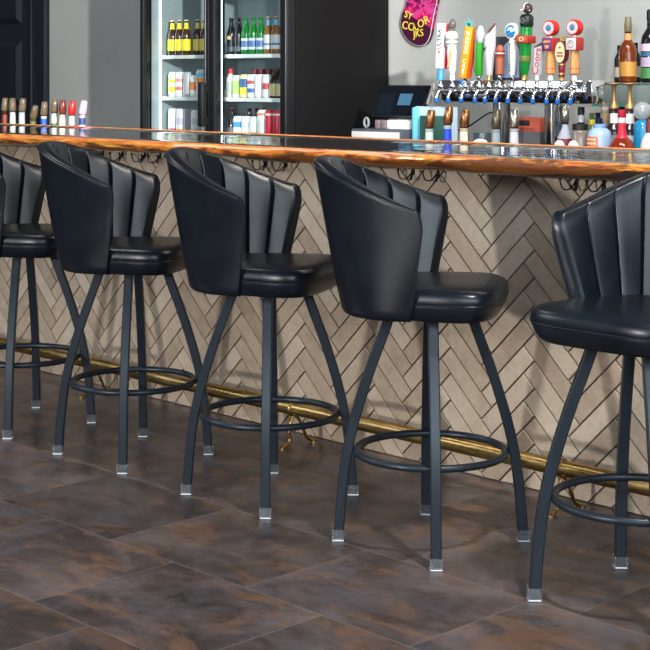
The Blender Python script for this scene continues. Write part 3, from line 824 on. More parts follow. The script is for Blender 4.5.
b = BM(); box(b, -.1255, .1255, -.0515, .02, .0, .150, .001); obj('grey_panel', b, pl((112,112,118), .6), bx)
b = BM(); box(b, -.01, .06, -.0525, -.050, .178, .205, .001); obj('black_plate', b, pl((40,40,46), .5), bx)
text('lettering', 'SMOKED', .024, pl((140,60,52)), bx, T(.045,-.0508,.160) @ FRONT)

# ---- beer tower
tw = thing('beer_tower', 'long chrome draught beer tower with twelve faucets on two posts', 'beer tower', (0,1.90,.925))
XF = [-1.022,-.944,-.860,-.772,-.708,-.643,-.567,-.492,-.417,-.337,-.272,-.200]
b = BM(); box(b, -1.065, -.139, -.045, .055, .296, .405, .006); obj('manifold', b, CHROME, tw)
for x in (-.713, -.396):
    b = BM(); lathe(b, [(.062,0),(.062,.006),(.052,.012),(.044,.016),(.044,.297)], 28, c=(x,.005)); obj('post', b, CHROME, tw)
for i, x in enumerate(XF):
    b = BM()
    Mx = T(x,-.045,.352) @ Matrix.Rotation(PI/2, 4, 'X')
    lathe(b, [(.019,0),(.021,.004),(.021,.010),(.015,.014),(.013,.034),(.016,.036),(.016,.046),(.010,.05)], 14, M=Mx)
    tube(b, catmull([(x,-.085,.354),(x,-.103,.352),(x,-.116,.344),(x,-.124,.328),(x,-.128,.312)], 5), [.0125]*5+[.0115]*5+[.010]*5+[.0095]*6, 12)
    lathe(b, [(.010,.358),(.013,.368),(.013,.382),(.009,.390),(.006,.396),(.006,.410)], 14, c=(x,-.098))
    fc = obj('faucet', b, CHROME, tw)
    b = BM(); lathe(b, [(.004,.292),(.011,.296),(.012,.304),(.012,.314),(.008,.317)], 12, c=(x,-.129)); obj('plug', b, pl((20,92,170)), fc)

# tap handles, one on each faucet: base of every handle at z0
ZH = 1.328; YH = 1.802
def handle(label, i, lean=0.0):
    t = thing('tap_handle', label, 'tap handle', (XF[i], YH, ZH), 0, 'tap handles on the beer tower')
    t.rotation_euler = (0, lean, 0); return t
def ferr(t, m=None, r=.008, h=.03):
    b = BM(); lathe(b, [(r,0),(r*1.25,.003),(r*1.1,h-.004),(r*.9,h)], 14); obj('ferrule', b, m or CHROME, t)
# 1 white paddle with red side
t = handle('white slab tap handle with red side and blue base, leftmost of the handles', 0, .07)
ferr(t, pl((50,130,200)), .015, .062)
b = BM(); box(b, -.022, .020, -.022, .000, .060, .285, .002); obj('face', b, WHT, t)
b = BM(); box(b, -.020, .023, .000, .030, .060, .283, .002); obj('back', b, pl((206,22,44)), t)
text('lettering', 'ULTRA', .034, pl((44,52,84)), t, T(-.001,-.0226,.205) @ Matrix.Rotation(-PI/2, 4, 'Y') @ FRONT)
b = BM(); box(b, -.005, .005, -.0235, -.0215, .138, .148); obj('mark', b, pl((206,22,44)), t)
# 2 white jersey-like tap
t = handle('white figure-shaped tap handle with dark crest on top, second from left', 1, -.02)
ferr(t, WHITEP, .011, .03)
b = BM(); lathe(b, [(.013,.028),(.020,.05),(.024,.10),(.026,.14),(.024,.165),(.031,.172),(.033,.19),(.033,.226),(.026,.240),(.014,.246)], 20); obj('body', b, pl((190,189,184)), t)
b = BM(); lathe(b, [(.0335,.196),(.0337,.200),(.0337,.206),(.0335,.209)], 20); lathe(b, [(.0335,.176),(.0337,.178),(.0337,.184),(.0335,.186)], 20); obj('stripe', b, pl((120,124,126)), t)
b = BM(); prism(b, [(-.010,.06),(.006,.07),(.017,.11),(.019,.145),(.010,.15),(.004,.11)], -.029, -.020); obj('painted_patch', b, pl((190,158,126)), t)
b = BM(); tube(b, catmull([(0,0,.244),(.002,0,.262),(.012,-.004,.285),(.006,.002,.302)], 6), [.016,.017,.018,.018,.016,.013,.014,.017,.019,.019,.018,.018,.017,.016,.013,.012,.010,.008,.005], 12); obj('crest', b, pl((84,84,76)), t)
# 3 orange slab MANGO CART
t = handle('leaning orange slab tap handle lettered MANGO CART', 2, .17)
ferr(t, CHROME)
b = BM(); box(b, -.025, .022, -.024, .016, .012, .265, .003); obj('body', b, pl((240,152,20)), t)
b = BM(); box(b, .0215, .0245, -.022, .015, .015, .262, .001); obj('side_board', b, pl((206,86,24)), t)
for k, ch in enumerate('MANGO CART'):
    if ch != ' ': text('lettering', ch, .0285, pl((246,240,226)), t, T(-.0015,-.0246,.232-k*.0228) @ Matrix.Rotation(.06, 4, 'Y') @ FRONT)
b = BM()
for a_, l_ in ((-.9,.045),(-.35,.05),(.3,.035)):
    prism(b, [(0,.0),(.010,.4*l_),(0,l_),(-.010,.4*l_)], -.006, -.001, M=T(-.012,0,.262) @ Matrix.Rotation(a_, 4, 'Y'))
obj('leaves', b, pl((70,160,150)), t)
# 4 green and silver
t = handle('green tap handle with a silvery white sculpted top', 3, .03)
ferr(t, STEEL)
b = BM(); box(b, -.017, .017, -.014, .012, .022, .185, .006); obj('body', b, pl((44,150,40)), t)
b = BM(); box(b, -.026, -.014, -.016, .010, .04, .262, .005); obj('printed_spine', b, pl((112,96,70)), t)
b = BM(); bmesh.ops.create_uvsphere(b, u_segments=18, v_segments=12, radius=1); bmesh.ops.transform(b, matrix=T(.002,0,.222) @ Matrix.Diagonal((.024,.018,.048,1)), verts=b.verts); obj('top', b, pl((170,180,186), .25), t)
# 5 white cylinder, sliced
t = handle('white cylindrical tap handle with a slanted brown cut on top', 4, .03)
ferr(t, mat('soft_brass', (206,170,96), .3, 1), .010, .03)
b = BM(); seg = 24; rings = []
for z in (.026,.06,.10,.14,.17,.19): rings.append([b.verts.new(((.016+.013*min(1,(z-.026)/.13))*math.cos(2*PI*k/seg), (.016+.013*min(1,(z-.026)/.13))*math.sin(2*PI*k/seg), z)) for k in range(seg)])
rings.append([b.verts.new((.029*math.cos(2*PI*k/seg), .029*math.sin(2*PI*k/seg), .245+.020*math.cos(2*PI*k/seg)+.030*math.sin(2*PI*k/seg))) for k in range(seg)])
for p, q in zip(rings, rings[1:]):
    for k in range(seg): b.faces.new((p[k], p[(k+1)%seg], q[(k+1)%seg], q[k]))
b.faces.new(rings[0][::-1]); b.faces.new(rings[-1]); obj('body', b, pl((198,197,199)), t)
b = BM(); b.faces.new([b.verts.new((.025*math.cos(2*PI*k/seg), .025*math.sin(2*PI*k/seg), .2462+.0186*math.cos(2*PI*k/seg)+.028*math.sin(2*PI*k/seg))) for k in range(seg)]); obj('cut_face', b, pl((126,76,56)), t)
b = BM()
for q in range(2): tube(b, [(-.010+.008*q+.006*math.cos(a), -.0268, .150+.006*q+.009*math.sin(a)) for a in [k*.5 for k in range(10)]], .0022, 6)
obj('printed_mark', b, pl((40,40,44)), t)
# 6 brown bottle form
t = handle('small red-brown bottle-shaped tap handle in front of the dark plaque', 5, .02)
ferr(t, CHROME)
b = BM(); lathe(b, [(.014,.026),(.020,.032),(.021,.10),(.020,.115),(.023,.12),(.023,.145),(.013,.165),(.010,.172)], 18); obj('body', b, pl((168,92,66)), t)
b = BM(); lathe(b, [(.0232,.118),(.0238,.121),(.0238,.143),(.0232,.146)], 18); obj('label', b, pl((140,40,40)), t)
b = BM(); lathe(b, [(.0239,.128),(.0242,.129),(.0242,.134),(.0239,.135)], 18); obj('label_stripe', b, pl((220,200,190)), t)
# 8 white with blue wave disc
t = handle('white tap handle topped by a round blue wave disc', 6, .02)
ferr(t, CHROME)
b = BM(); lathe(b, [(.013,.026),(.016,.05),(.020,.10),(.021,.15),(.017,.19),(.014,.20)], 20); obj('body', b, pl((216,222,212)), t)
Mx = T(0,-.002,.236) @ Matrix.Rotation(PI/2, 4, 'X')
b = BM(); lathe(b, [(.036,-.012),(.040,-.009),(.040,.009),(.036,.012)], 28, M=Mx); d_ = obj('disc', b, pl((220,228,232)), t)
b = BM(); tube(b, [(.026*math.cos(a), -.0145, .236+.026*math.sin(a)) for a in [k*.25 for k in range(3,22)]], .0045, 6)
tube(b, catmull([(-.026,-.0145,.226),(-.010,-.0145,.236),(.004,-.0145,.226),(.026,-.0145,.232)], 6), .006, 6); tube(b, catmull([(-.020,-.0145,.216),(-.004,-.0145,.222),(.020,-.0145,.216)], 6), .006, 6)
obj('wave_emblem', b, pl((36,130,190)), d_)
b = BM()
for k in range(11): box(b, -.003, .003, -.0225, -.018, .045+k*.0125, .053+k*.0125)
obj('printed_lettering', b, pl((76,90,96)), t)
# 9 tall green bottle with helmet
t = handle('tallest tap handle, green bottle with red plate and small helmet on top', 7, .05)
ferr(t, mat('soft_brass', (206,170,96), .3, 1), .012, .03)
b = BM(); lathe(b, [(.016,.028),(.021,.05),(.026,.12),(.028,.20),(.029,.255),(.026,.262)], 22); obj('body', b, gl((20,130,48), 0, .12), t)
b = BM(); lathe(b, [(.0265,.090),(.0272,.092),(.0276,.115),(.0270,.118)], 22); obj('gold_band', b, pl((110,120,50)), t)
b = BM(); box(b, -.038, .038, -.034, .030, .178, .215, .005); obj('red_plate', b, pl((176,48,34)), t)
b = BM(); box(b, -.030, .030, -.0352, -.0335, .183, .210, .001); obj('plate_border', b, pl((196,90,50)), t)
b = BM(); tube(b, [(.012*math.cos(a), -.036, .1965+.009*math.sin(a)) for a in [k*.628 for k in range(10)]], .0025, 6, closed=True); obj('plate_mark', b, pl((236,216,190)), t)
b = BM(); lathe(b, [(.029,.255),(.033,.262),(.033,.30),(.026,.312),(.010,.318)], 22); obj('collar', b, pl((26,30,30)), t)
b = BM(); tube(b, [(.010*math.cos(a), -.034, .285+.012*math.sin(a)) for a in [k*.628 for k in range(10)]], .002, 6, closed=True); obj('collar_mark', b, pl((120,126,128)), t)
b = BM(); bmesh.ops.create_uvsphere(b, u_segments=18, v_segments=12, radius=1); bmesh.ops.transform(b, matrix=T(.004,0,.343) @ Matrix.Diagonal((.024,.026,.025,1)), verts=b.verts); hm = obj('helmet', b, pl((72,52,48), .25), t)
b = BM(); tube(b, [(.000+.0*a, -.0265*math.cos(a), .343+.0255*math.sin(a)) for a in [k*.2 for k in range(-1,9)]], .0035, 6); tube(b, [(.004+.022*math.cos(a), -.02+.01*math.cos(a), .333+.004*math.sin(a)) for a in (0,.8,1.6,2.4,3.1)], .003, 6); obj('stripe', b, pl((226,220,216)), hm)
# 10 Coors blade
t = handle('white blade tap handle with red script lettering and a slanted dark top', 8, .10)
ferr(t, WHITEP, .009, .036)
b = BM(); prism(b, [(-.012,.03),(.014,.03),(.024,.172),(-.018,.155)], -.014, .014); obj('body', b, pl((200,200,200)), t)
b = BM(); prism(b, [(-.020,.153),(.0255,.171),(.026,.184),(-.019,.160)], -.016, .016); obj('dark_top', b, pl((74,36,44)), t)
text('lettering', 'Coors', .050, pl((190,30,50)), t, T(.0015,-.0148,.092) @ Matrix.Rotation(-PI/2+.05, 4, 'Y') @ FRONT)
# 11 and 13 wooden paddles with cube and red disc
for i, lb, face in ((9,'wooden tap handle with purple-fronted red cube and red disc on top',(96,48,110)), (11,'wooden tap handle with white-fronted red cube and red disc, rightmost handle',(206,200,196))):
    t = handle(lb, i, .015)
    ferr(t, WHITEP, .010, .030)
    b = BM(); lathe(b, [(.018,.028),(.024,.034),(.025,.055),(.022,.10),(.019,.142)], 8); obj('grip', b, mat('varnished_oak', (196,140,82), .4, var=.15, scale=30), t, ang=20)
    b = BM(); lathe(b, [(.0250,.0555),(.0256,.056),(.0252,.0585),(.0247,.059)], 8); obj('red_line', b, pl((190,60,40)), t)
    b = BM(); box(b, -.031, .031, -.029, .029, .140, .200, .003); cu_ = obj('cube', b, pl((170,44,36)), t)
    b = BM(); box(b, -.028, .028, -.0305, -.0288, .143, .197, .001); fp = obj('cube_face', b, pl(face), cu_)
    b = BM()
    if i == 9:
        prism(b, [(-.020,.183),(-.012,.190),(-.004,.184),(.004,.191),(.012,.184),(.020,.190),(.020,.180),(-.020,.174)], -.032, -.0303); prism(b, [(-.010,.150),(.010,.150),(.013,.166),(-.013,.166)], -.032, -.0303)
        obj('printed_figure', b, pl((216,150,100)), cu_)
    else:
        tube(b, [(.016*math.cos(a), -.0312, .170+.016*math.sin(a)) for a in [k*.3927 for k in range(16)]], .0025, 6, closed=True); tube(b, [(-.008,-.0312,.170),(.0,-.0312,.178),(.008,-.0312,.166)], .002, 6)
        obj('printed_ring', b, pl((150,146,150)), cu_)
    b = BM(); lathe(b, [(.007,.198),(.007,.214)], 10); obj('pin', b, WHITEP, t)
    Mx = T(0,0,.246) @ Matrix.Rotation(PI/2, 4, 'X')
    b = BM(); lathe(b, [(.034,-.020),(.037,-.016),(.037,.016),(.034,.020)], 28, M=Mx); dc = obj('disc', b, pl((206,34,30), .25), t)
    b = BM(); lathe(b, [(.030,.0195),(.030,.0215),(.016,.0215),(.016,.0195)], 28, M=Mx, cap=False); obj('silver_ring', b, pl((206,190,196)), dc)
    b = BM(); lathe(b, [(.0135,.0195),(.0135,.022),(.008,.0235)], 24, M=Mx); obj('blue_centre', b, pl((44,130,160)), dc)
# 12 oval plaque
t = handle('cream oval tap handle on a maroon shaft with gold bands', 10, .015)
ferr(t, mat('soft_brass', (206,170,96), .3, 1), .010, .02)
b = BM(); lathe(b, [(.015,.018),(.015,.026),(.012,.030),(.016,.05),(.017,.075),(.013,.082)], 16); obj('shaft', b, pl((120,24,34)), t)
b = BM(); lathe(b, [(.0165,.028),(.0175,.032),(.0165,.036)], 16); obj('gold_band', b, mat('soft_brass', (206,170,96), .3, 1), t)
b = BM(); lathe(b, [(.0165,.070),(.0178,.074),(.0165,.078)], 16); obj('gold_band', b, mat('soft_brass', (206,170,96), .3, 1), t)
Mx = T(0,0,.132) @ Matrix.Diagonal((1,1,1.75,1)) @ Matrix.Rotation(PI/2, 4, 'X')
b = BM(); lathe(b, [(.029,-.016),(.031,-.013),(.031,.013),(.029,.016)], 28, M=Mx); ov = obj('oval_back', b, pl((110,26,36)), t)
b = BM(); lathe(b, [(.0275,.0155),(.0275,.0175)], 28, M=Mx); obj('oval_face', b, pl((226,204,164)), ov)
b = BM(); box(b, -.016, .016, -.0190, -.0174, .126, .133); box(b, -.018, .018, -.0190, -.0174, .112, .119); box(b, -.006,.006,-.019,-.0174,.150,.158); obj('printed_lines', b, pl((150,60,56)), ov)
b = BM()
for a_ in (-.7, .1, .9): prism(b, [(0,0),(.006,.012),(0,.030),(-.006,.012)], -.004, .004, M=T(.004,0,.186) @ Matrix.Rotation(a_, 4, 'Y'))
obj('gold_finial', b, mat('soft_brass', (206,170,96), .3, 1), t)
# plaque standing on the manifold behind the handles
pq = thing('framed_plaque', 'dark framed plaque with a pale blue arched panel behind the tap handles', 'plaque', (-.705,1.945,1.330))
b = BM(); box(b, -.095, .105, -.008, .008, 0, .215, .003); obj('frame', b, pl((66,70,78), .5), pq)
b = BM(); prism(b, [(-.03,.012),(.075,.012),(.075,.13)] + [(.0225+.0525*math.cos(a), .13+.06*math.sin(a)) for a in [k*PI/10 for k in range(1,10)]] + [(-.03,.13)], -.0105, -.0075); obj('panel', b, pl((160,182,226)), pq)
b = BM(); tube(b, catmull([(.055,-.011,.155),(.03,-.011,.165),(.02,-.011,.135),(.05,-.011,.12),(.045,-.011,.09),(.02,-.011,.095)], 6), .004, 6); tube(b, [(.02,-.011,.03),(.036,-.011,.075),(.052,-.011,.03)], .004, 6); obj('lettering', b, pl((44,52,88)), pq)

# ---- stepped acrylic liquor shelf
sh = thing('bottle_shelf_riser', 'stepped glass liquor shelf against the grey wall right of the taps', 'bottle shelf', (0,0,.925))
b = BM(); box(b, -.398, 1.6, 2.22, 2.50, .382, .394, .002); obj('shelf_board', b, mat('green_tint_glass', (130,160,152), .1, trans=.6), sh)
b = BM(); box(b, -.398, 1.6, 2.22, 2.232, .285, .382, .002); obj('front_panel', b, mat('frosted_riser', (136,148,146), .25, trans=.2), sh)
b = BM(); box(b, -.398, 1.6, 2.205, 2.24, .277, .285, .001); obj('glass_edge', b, mat('teal_glass_edge', (40,140,124), .1), sh)
b = BM(); box(b, -.39, 1.6, 2.28, 2.49, 0, .382); obj('support', b, mat('dark_brown_laminate', (62,56,52), .5), sh)

# ---- liquor bottles
LIQ = [(.032,0),(.037,.005),(.038,.015),(.038,.175),(.035,.195),(.020,.222),(.0145,.235),(.0140,.285),(.0155,.287),(.0155,.296)]
TALL = [(.030,0),(.035,.005),(.036,.015),(.036,.15),(.030,.18),(.017,.215),(.0150,.24),(.0145,.30)]
def pourer(t, z, m, lean=.25, h=.06, covm=None):
    """tapered pour spout with a cover, leaning"""
    b = BM(); lathe(b, [(.012,-.012),(.016,0),(.017,.006),(.0115,.010)], 14, M=T(0,0,z)); obj('stopper', b, BLACKP, t)
    b = BM(); Mx = T(0,0,z+.006) @ Matrix.Rotation(lean, 4, 'Y')
    lathe(b, [(.0165,0),(.0195,.010),(.0185,h*.5),(.0155,h),(.0130,h+.003)], 14, M=Mx); obj('pour_spout', b, m, t)
SMOK = mat('smoky_spout_cover', (134,116,92), .12, trans=.5); BRZ = mat('bronze_spout', (150,104,66), .22, .8); SPST = mat('steel_spout', (176,168,150), .2, .9)
zr = .845
gR = 'bottles on the rail behind the left end of the bar'
railL = [ # x, neck label colour, glass, spout material, lean, neck height, label words
 (-3.044,(120,50,40),(70,34,22),SMOK,.05,.335,'dark bottle with red-brown neck, leftmost of the rail bottles by the door'),
 (-2.967,(194,194,190),(210,220,222),SMOK,-.05,.335,'white-necked bottle with a tall smoky spout, second from the left end of the rail'),
 (-2.880,(177,184,189),(206,216,222),SMOK,.18,.335,'clear-necked bottle with a leaning smoky spout, third from the left end'),
 (-2.775,(96,104,60),(80,88,46),SMOK,.40,.300,'short olive-necked bottle with a strongly leaning spout on the left rail'),
 (-2.675,(24,84,206),(210,220,228),SMOK,.12,.318,'bright blue-necked bottle with a smoky spout in front of the door frame'),
 (-2.580,(190,196,192),(206,220,214),SMOK,.10,.335,'white-necked bottle with a green foot band just right of the door frame'),
 (-2.508,(232,222,196),(220,210,186),mat('red_amber_spout', (120,50,40), .2, trans=.2),.10,.330,'cream-necked bottle with a dark red spout on the left rail'),
 (-2.425,(177,184,194),(206,216,228),mat('bright_red_spout', (196,34,34), .25),.12,.325,'blue and white necked bottle with a bright red spout'),
 (-2.335,(40,62,120),(206,214,226),mat('pink_spout', (238,170,196), .35),.28,.330,'navy and white necked bottle with a pink spout, rightmost of the left rail bottles'),
]
def railbottle(x, neck, glass, sm, lean, h, lb, group, band=None):
    k = h/.335
    prof = [(.030,0),(.036,.005),(.037,.015),(.037,.17*k),(.033,.19*k),(.0185,.222*k),(.0165,.24*k),(.0150,.30*k),(.0160,.302*k),(.0160,.312*k)]
    bands = [(.232*k,.298*k,pl(neck))]
    if band: bands = [(.232*k,.262*k,pl(band)),(.262*k,.298*k,pl(neck))]
    t = vessel('liquor_bottle', lb, 'bottle', group, (x,.565,zr), prof, gl(glass,.3), bands)
    t.rotation_euler = (0,0,0)
    pourer(t, .312*k, sm, lean, .066); return t
for i, a_ in enumerate(railL):
    railbottle(*a_, gR, band={5:(40,120,70), 7:(60,76,130), 8:(206,214,226), 3:(190,196,150)}.get(i))
gM = 'bottles on the rail behind the middle of the bar'
railM = [(.012,(206,222,214),(206,224,214),BRZ,.20,.318,'pale green-white necked bottle with a bronze spout in front of the green card'),
 (.108,(24,70,206),(206,216,230),BRZ,.16,.335,'bright blue-necked bottle with a bronze spout left of the cream one'),
 (.192,(234,224,200),(226,214,186),BRZ,.20,.325,'cream-necked bottle with a bronze spout right of the blue one'),
 (.352,(150,164,170),(170,184,190),mat('dark_steel_spout', (96,88,70), .25, .6),.10,.325,'clear bottle with dark metal spout in front of the left tap post'),
 (.440,(206,210,216),(200,210,222),SPST,.06,.330,'clear bottle with navy collar and gold-toned spout in front of the orange carton')]
for i, a_ in enumerate(railM): railbottle(*a_, gM, band={0:(130,176,140)}.get(i))
vessel('jar', 'small squat jar with a rounded white lid between the acrylic holder and bar', 'jar', None, (.279,.56,zr), [(.03,0),(.034,.004),(.034,.20),(.030,.215),(.026,.22)], gl((190,200,196),.3), ((.15,.2,pl((96,110,112))),), [(.030,.222),(.032,.226),(.031,.245),(.024,.258),(.010,.264)], pl((222,222,206)))

gS = 'bottles standing on the counter right of the taps'
C0 = .925
def backb(px, Y, prof, m, lb, bands=(), cap=None, capm=None, k=1.0, name='liquor_bottle', cat='bottle', group=gS, z=C0):
    return vessel(name, lb, cat, group, (px, Y, z), prof, m, bands, cap, capm, k=k)
t = backb(-0.251, 1.80, [(.034,0),(.039,.005),(.040,.015),(.040,.125),(.036,.150),(.020,.185),(.0155,.20),(.0150,.215)], gl((206,212,226),.4), 'clear bottle with dark red contents and steel spout just right of the tap post', ((.085,.142,pl((110,26,48))),), k=.95)
pourer(t, .205, SPST, .05, .075)
b = BM(); lathe(b, [(.030,0),(.030,.002)], 24, M=T(0,-.041,.10) @ Matrix.Rotation(PI/2, 4, 'X') ); obj('round_label', b, pl((232,222,220)), t)
t = backb(-0.166, 1.80, [(.032,0),(.037,.004),(.038,.012),(.038,.165),(.034,.175),(.030,.178)], gl((150,136,128),.3), 'glass jar with a black lid and round white label beside the red bottle', ((.02,.06,pl((176,140,80))),), [(.033,.176),(.036,.178),(.036,.202),(.033,.205)], BLACKP, name='jar', cat='jar', group=None)
b = BM(); lathe(b, [(.030,0),(.030,.002)], 24, M=T(-.008,-.038,.10) @ Matrix.Rotation(PI/2, 4, 'X') ); obj('round_label', b, pl((236,230,220)), t)
backb(-0.322, 2.02, [(.030,0),(.035,.005),(.035,.15),(.03,.175),(.0165,.20),(.0155,.26)], gl((28,26,28)), 'black-topped bottle with white neck label standing behind the black-lidded jar', ((.205,.238,pl((226,228,232))),), [(.0165,.246),(.0170,.25),(.0165,.275),(.013,.278)], BLACKP)
t = thing('drink_jug', 'pale blue plastic jug with orange label and printed front', 'jug', (-0.068,1.815,C0), 0)
b = BM(); lathe(b, [(.048,0),(.054,.006),(.056,.02),(.056,.150),(.050,.172),(.034,.186),(.024,.190)], 26); obj('body', b, mat('milky_blue_plastic', (168,196,226), .3, trans=.15), t)
def arc_patch(b, r, a0, a1, z0, z1, n=14, th=.0012):
    A = []
    for rr in (r, r+th):
        for z in (z0, z1): A.append([b.verts.new((rr*math.cos(R(a0+(a1-a0)*k/n)), rr*math.sin(R(a0+(a1-a0)*k/n)), z)) for k in range(n+1)])
    for k in range(n):
        b.faces.new((A[2][k],A[2][k+1],A[3][k+1],A[3][k])); b.faces.new((A[0][k+1],A[0][k],A[1][k],A[1][k+1]))
        b.faces.new((A[0][k],A[0][k+1],A[2][k+1],A[2][k])); b.faces.new((A[1][k+1],A[1][k],A[3][k],A[3][k+1]))
    b.faces.new((A[0][0],A[2][0],A[3][0],A[1][0])); b.faces.new((A[0][n],A[1][n],A[3][n],A[2][n]))
b = BM(); arc_patch(b, .0562, -148, -62, .05, .150); lbp = obj('label', b, pl((222,112,60)), t)
b = BM()
for zz in (.132,.114,.096,.078):
    for k in range(5): arc_patch(b, .0573, -138+k*14, -129+k*14, zz, zz+.010, 3)
obj('printed_lines', b, pl((240,214,196)), lbp)
b = BM(); lathe(b, [(.026,.186),(.028,.188),(.028,.204),(.025,.206)], 22); obj('cap', b, pl((120,156,210)), t)
backb(-0.222, 1.97, LIQ, gl((90,110,60)), 'bottle with a yellow cap behind the pale blue jug', (), [(.017,.232),(.018,.236),(.018,.258),(.014,.26)], pl((214,200,40)), k=.85)
backb(-0.245, 2.05, LIQ, gl((30,34,60)), 'bottle with a navy cap behind the pale blue jug', (), [(.023,.232),(.024,.236),(.024,.262),(.020,.265)], pl((32,36,70)), k=.85)
backb(-0.262, 2.13, [(.030,0),(.035,.005),(.035,.16),(.03,.18),(.019,.21),(.018,.285),(.020,.287),(.020,.295)], gl((176,170,160),.4), 'clear long-necked bottle with beige neck bands right of the jug', ((.21,.245,pl((206,170,130))),(.262,.275,pl((190,180,170)))))
for i, (px, lb) in enumerate(((-0.133,'dark bottle with white neck label and gold bell stopper, left of a pair'), (-0.044,'dark bottle with white neck label and gold bell stopper, right of a pair'))):
    t = backb(px, 2.02, [(.036,0),(.041,.005),(.042,.015),(.042,.165),(.038,.18),(.021,.20),(.019,.215),(.0185,.272)], gl((46,36,40)), lb, ((.205,.250,pl((228,226,226))), (.06,.15,pl((196,202,208) if i else (130,136,142)))))
    b = BM(); lathe(b, [(.020,.270),(.024,.274),(.022,.286),(.012,.300),(.0095,.315),(.0095,.372),(.016,.382),(.040,.388),(.040,.392),(.012,.394)], 20); obj('gold_stopper', b, mat('tan_bronze', (176,140,92), .42, .7), t)
t = backb(0.065, 1.80, [(.045,0),(.055,.006),(.060,.04),(.063,.085),(.061,.105),(.048,.128),(.030,.146),(.019,.160),(.0165,.18),(.0155,.248)], gl((136,44,22),.2), 'round-bellied red bottle with a tall red neck and white band', ((.215,.238,pl((226,222,220))),), [(.0175,.240),(.0185,.243),(.0180,.270),(.015,.273)], pl((176,24,44)), k=1.0)
b = BM(); lathe(b, [(.032,.146),(.0205,.161),(.018,.18),(.0168,.214)], 20, cap=False); obj('neck_wrap', b, pl((214,34,56)), t)
t = backb(0.073, 1.95, [(.034,0),(.040,.005),(.041,.015),(.041,.190),(.036,.21),(.020,.225)], gl((30,140,190),.1), 'cyan bottle with a clear glass ball stopper near the right edge', (), None, None)
b = BM(); bmesh.ops.create_uvsphere(b, u_segments=20, v_segments=14, radius=.042); bmesh.ops.translate(b, vec=(0,0,.266), verts=b.verts); obj('ball_stopper', b, gl((206,214,216),.6), t)
backb(0.214, 1.80, [(.034,0),(.040,.005),(.042,.02),(.042,.12),(.034,.145),(.019,.17),(.017,.20)], gl((214,206,206)), 'pinkish white bottle with a dark red neck at the right edge', ((.06,.11,pl((236,226,224))),), [(.018,.17),(.019,.175),(.018,.225),(.014,.23)], pl((110,30,36)))
# upper tier
zt_ = .925+.394
gU = 'bottles on the upper glass shelf'
t = backb(-0.248, 2.30, [(.034,0),(.040,.005),(.041,.015),(.042,.135),(.040,.165),(.030,.190),(.019,.202),(.018,.24)], gl((140,62,22),.4), 'amber whiskey bottle with a wide grey spout on the upper shelf', ((.03,.10,pl((206,150,70))),(.206,.238,pl((212,160,96)))), group=gU, z=zt_)
pourer(t, .24, mat('grey_spout_cover', (120,112,84), .3), .02, .07)
backb(-0.385, 2.42, LIQ, gl((40,30,28)), 'dark bottle with pale label behind the left of the amber whiskey', ((.04,.12,pl((206,190,176))),), group=gU, z=zt_, k=.62)
backb(-0.284, 2.42, LIQ, gl((36,30,30)), 'dark bottle with pale label behind the right of the amber whiskey', ((.04,.12,pl((200,190,176))),), group=gU, z=zt_, k=.66)
t = backb(-0.117, 2.30, [(.04,0),(.046,.005),(.048,.015),(.048,.19),(.044,.22),(.026,.25),(.019,.26),(.018,.32)], gl((24,24,28)), 'big black bottle with teal and lilac label on the upper shelf edge', ((.02,.07,pl((60,130,70))),(.075,.12,pl((176,160,190))),(.125,.145,pl((40,100,130))),(.15,.185,pl((206,186,206)))), [(.0195,.30),(.021,.305),(.020,.345),(.016,.35)], BLACKP, group=gU, z=zt_)
# ------------------------------------------------------------------ camera
cam = bpy.data.cameras.new('camera'); co = bpy.data.objects.new('camera', cam); COL.objects.link(co)
cam.sensor_width = 36; cam.lens = 36*1551/650; cam.shift_y = -(325-76)/650
co.location = (4.1239, -4.0202, 1.35)
fw = Vector((-.71605, .69805, 0))
co.rotation_euler = fw.to_track_quat('-Z', 'Y').to_euler()
cam.clip_start = .05; cam.clip_end = 60
scene.camera = co
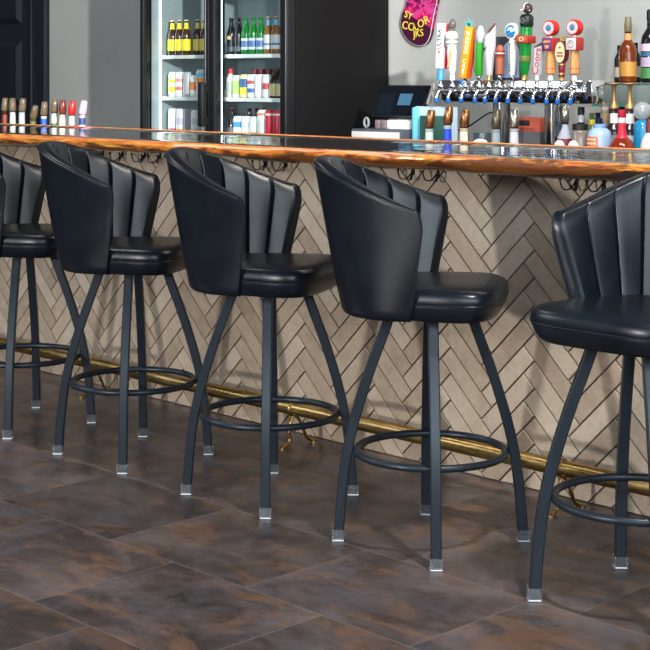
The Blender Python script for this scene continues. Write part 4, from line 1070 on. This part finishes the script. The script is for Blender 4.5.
# ------------------------------------------------------------------ light
w = bpy.data.worlds.new('world'); scene.world = w; w.use_nodes = True
w.node_tree.nodes['Background'].inputs[0].default_value = (.80,.88,1,1); w.node_tree.nodes['Background'].inputs[1].default_value = .10
def area(name, loc, target, sx, sy, power, col=(1,1,1)):
    l = bpy.data.lights.new(name, 'AREA'); l.shape = 'RECTANGLE'; l.size = sx; l.size_y = sy; l.energy = power; l.color = col
    o = bpy.data.objects.new(name, l); COL.objects.link(o); o.location = loc
    o.rotation_euler = (Vector(target)-Vector(loc)).to_track_quat('-Z', 'Y').to_euler(); return o
area('low_front_lamp', (.9,-7.5,1.6), (.6,0,.7), .22, .22, 240, (1,.98,.96))
area('window_light', (-4.2,-4.2,3.0), (.3,0,.9), 2.2, 1.6, 75, (.84,.92,1))
area('window_light', (5.6,-4.2,2.45), (1.3,-.5,.9), 4.4, 1.8, 185, (.80,.90,1))
area('window_light', (6.4,-1.7,2.3), (1.6,-.6,.95), 2.4, 1.5, 55, (.80,.90,1))
area('window_light', (1.6,-7.4,2.9), (1.2,0,.95), 6.5, 1.5, 50, (.86,.93,1))
area('ceiling_lamp', (2.6,-1.2,2.9), (1.4,-.7,0), .12, .12, 62, (1,.93,.84))
area('ceiling_lamp', (.9,.9,2.9), (.3,2.6,1.2), 1.6, .5, 58, (1,.97,.93))
area('ceiling_lamp', (-1.2,-.9,2.9), (-1.2,-.7,0), .5, .5, 12, (1,.93,.84))
sl = bpy.data.lights.new('track_spot', 'SPOT'); sl.energy = 3200; sl.spot_size = R(26); sl.spot_blend = .5; sl.shadow_soft_size = .06; sl.color = (1,.95,.9)
so = bpy.data.objects.new('track_spot', sl); COL.objects.link(so); so.location = (3.8,-1.75,2.75)
so.rotation_euler = (Vector((-4.6,2.55,1.5))-Vector(so.location)).to_track_quat('-Z', 'Y').to_euler()
scene.view_settings.view_transform = 'Standard'; scene.view_settings.look = 'None'
scene.view_settings.gamma = 1; scene.view_settings.use_curve_mapping = False
scene.view_settings.exposure = .18
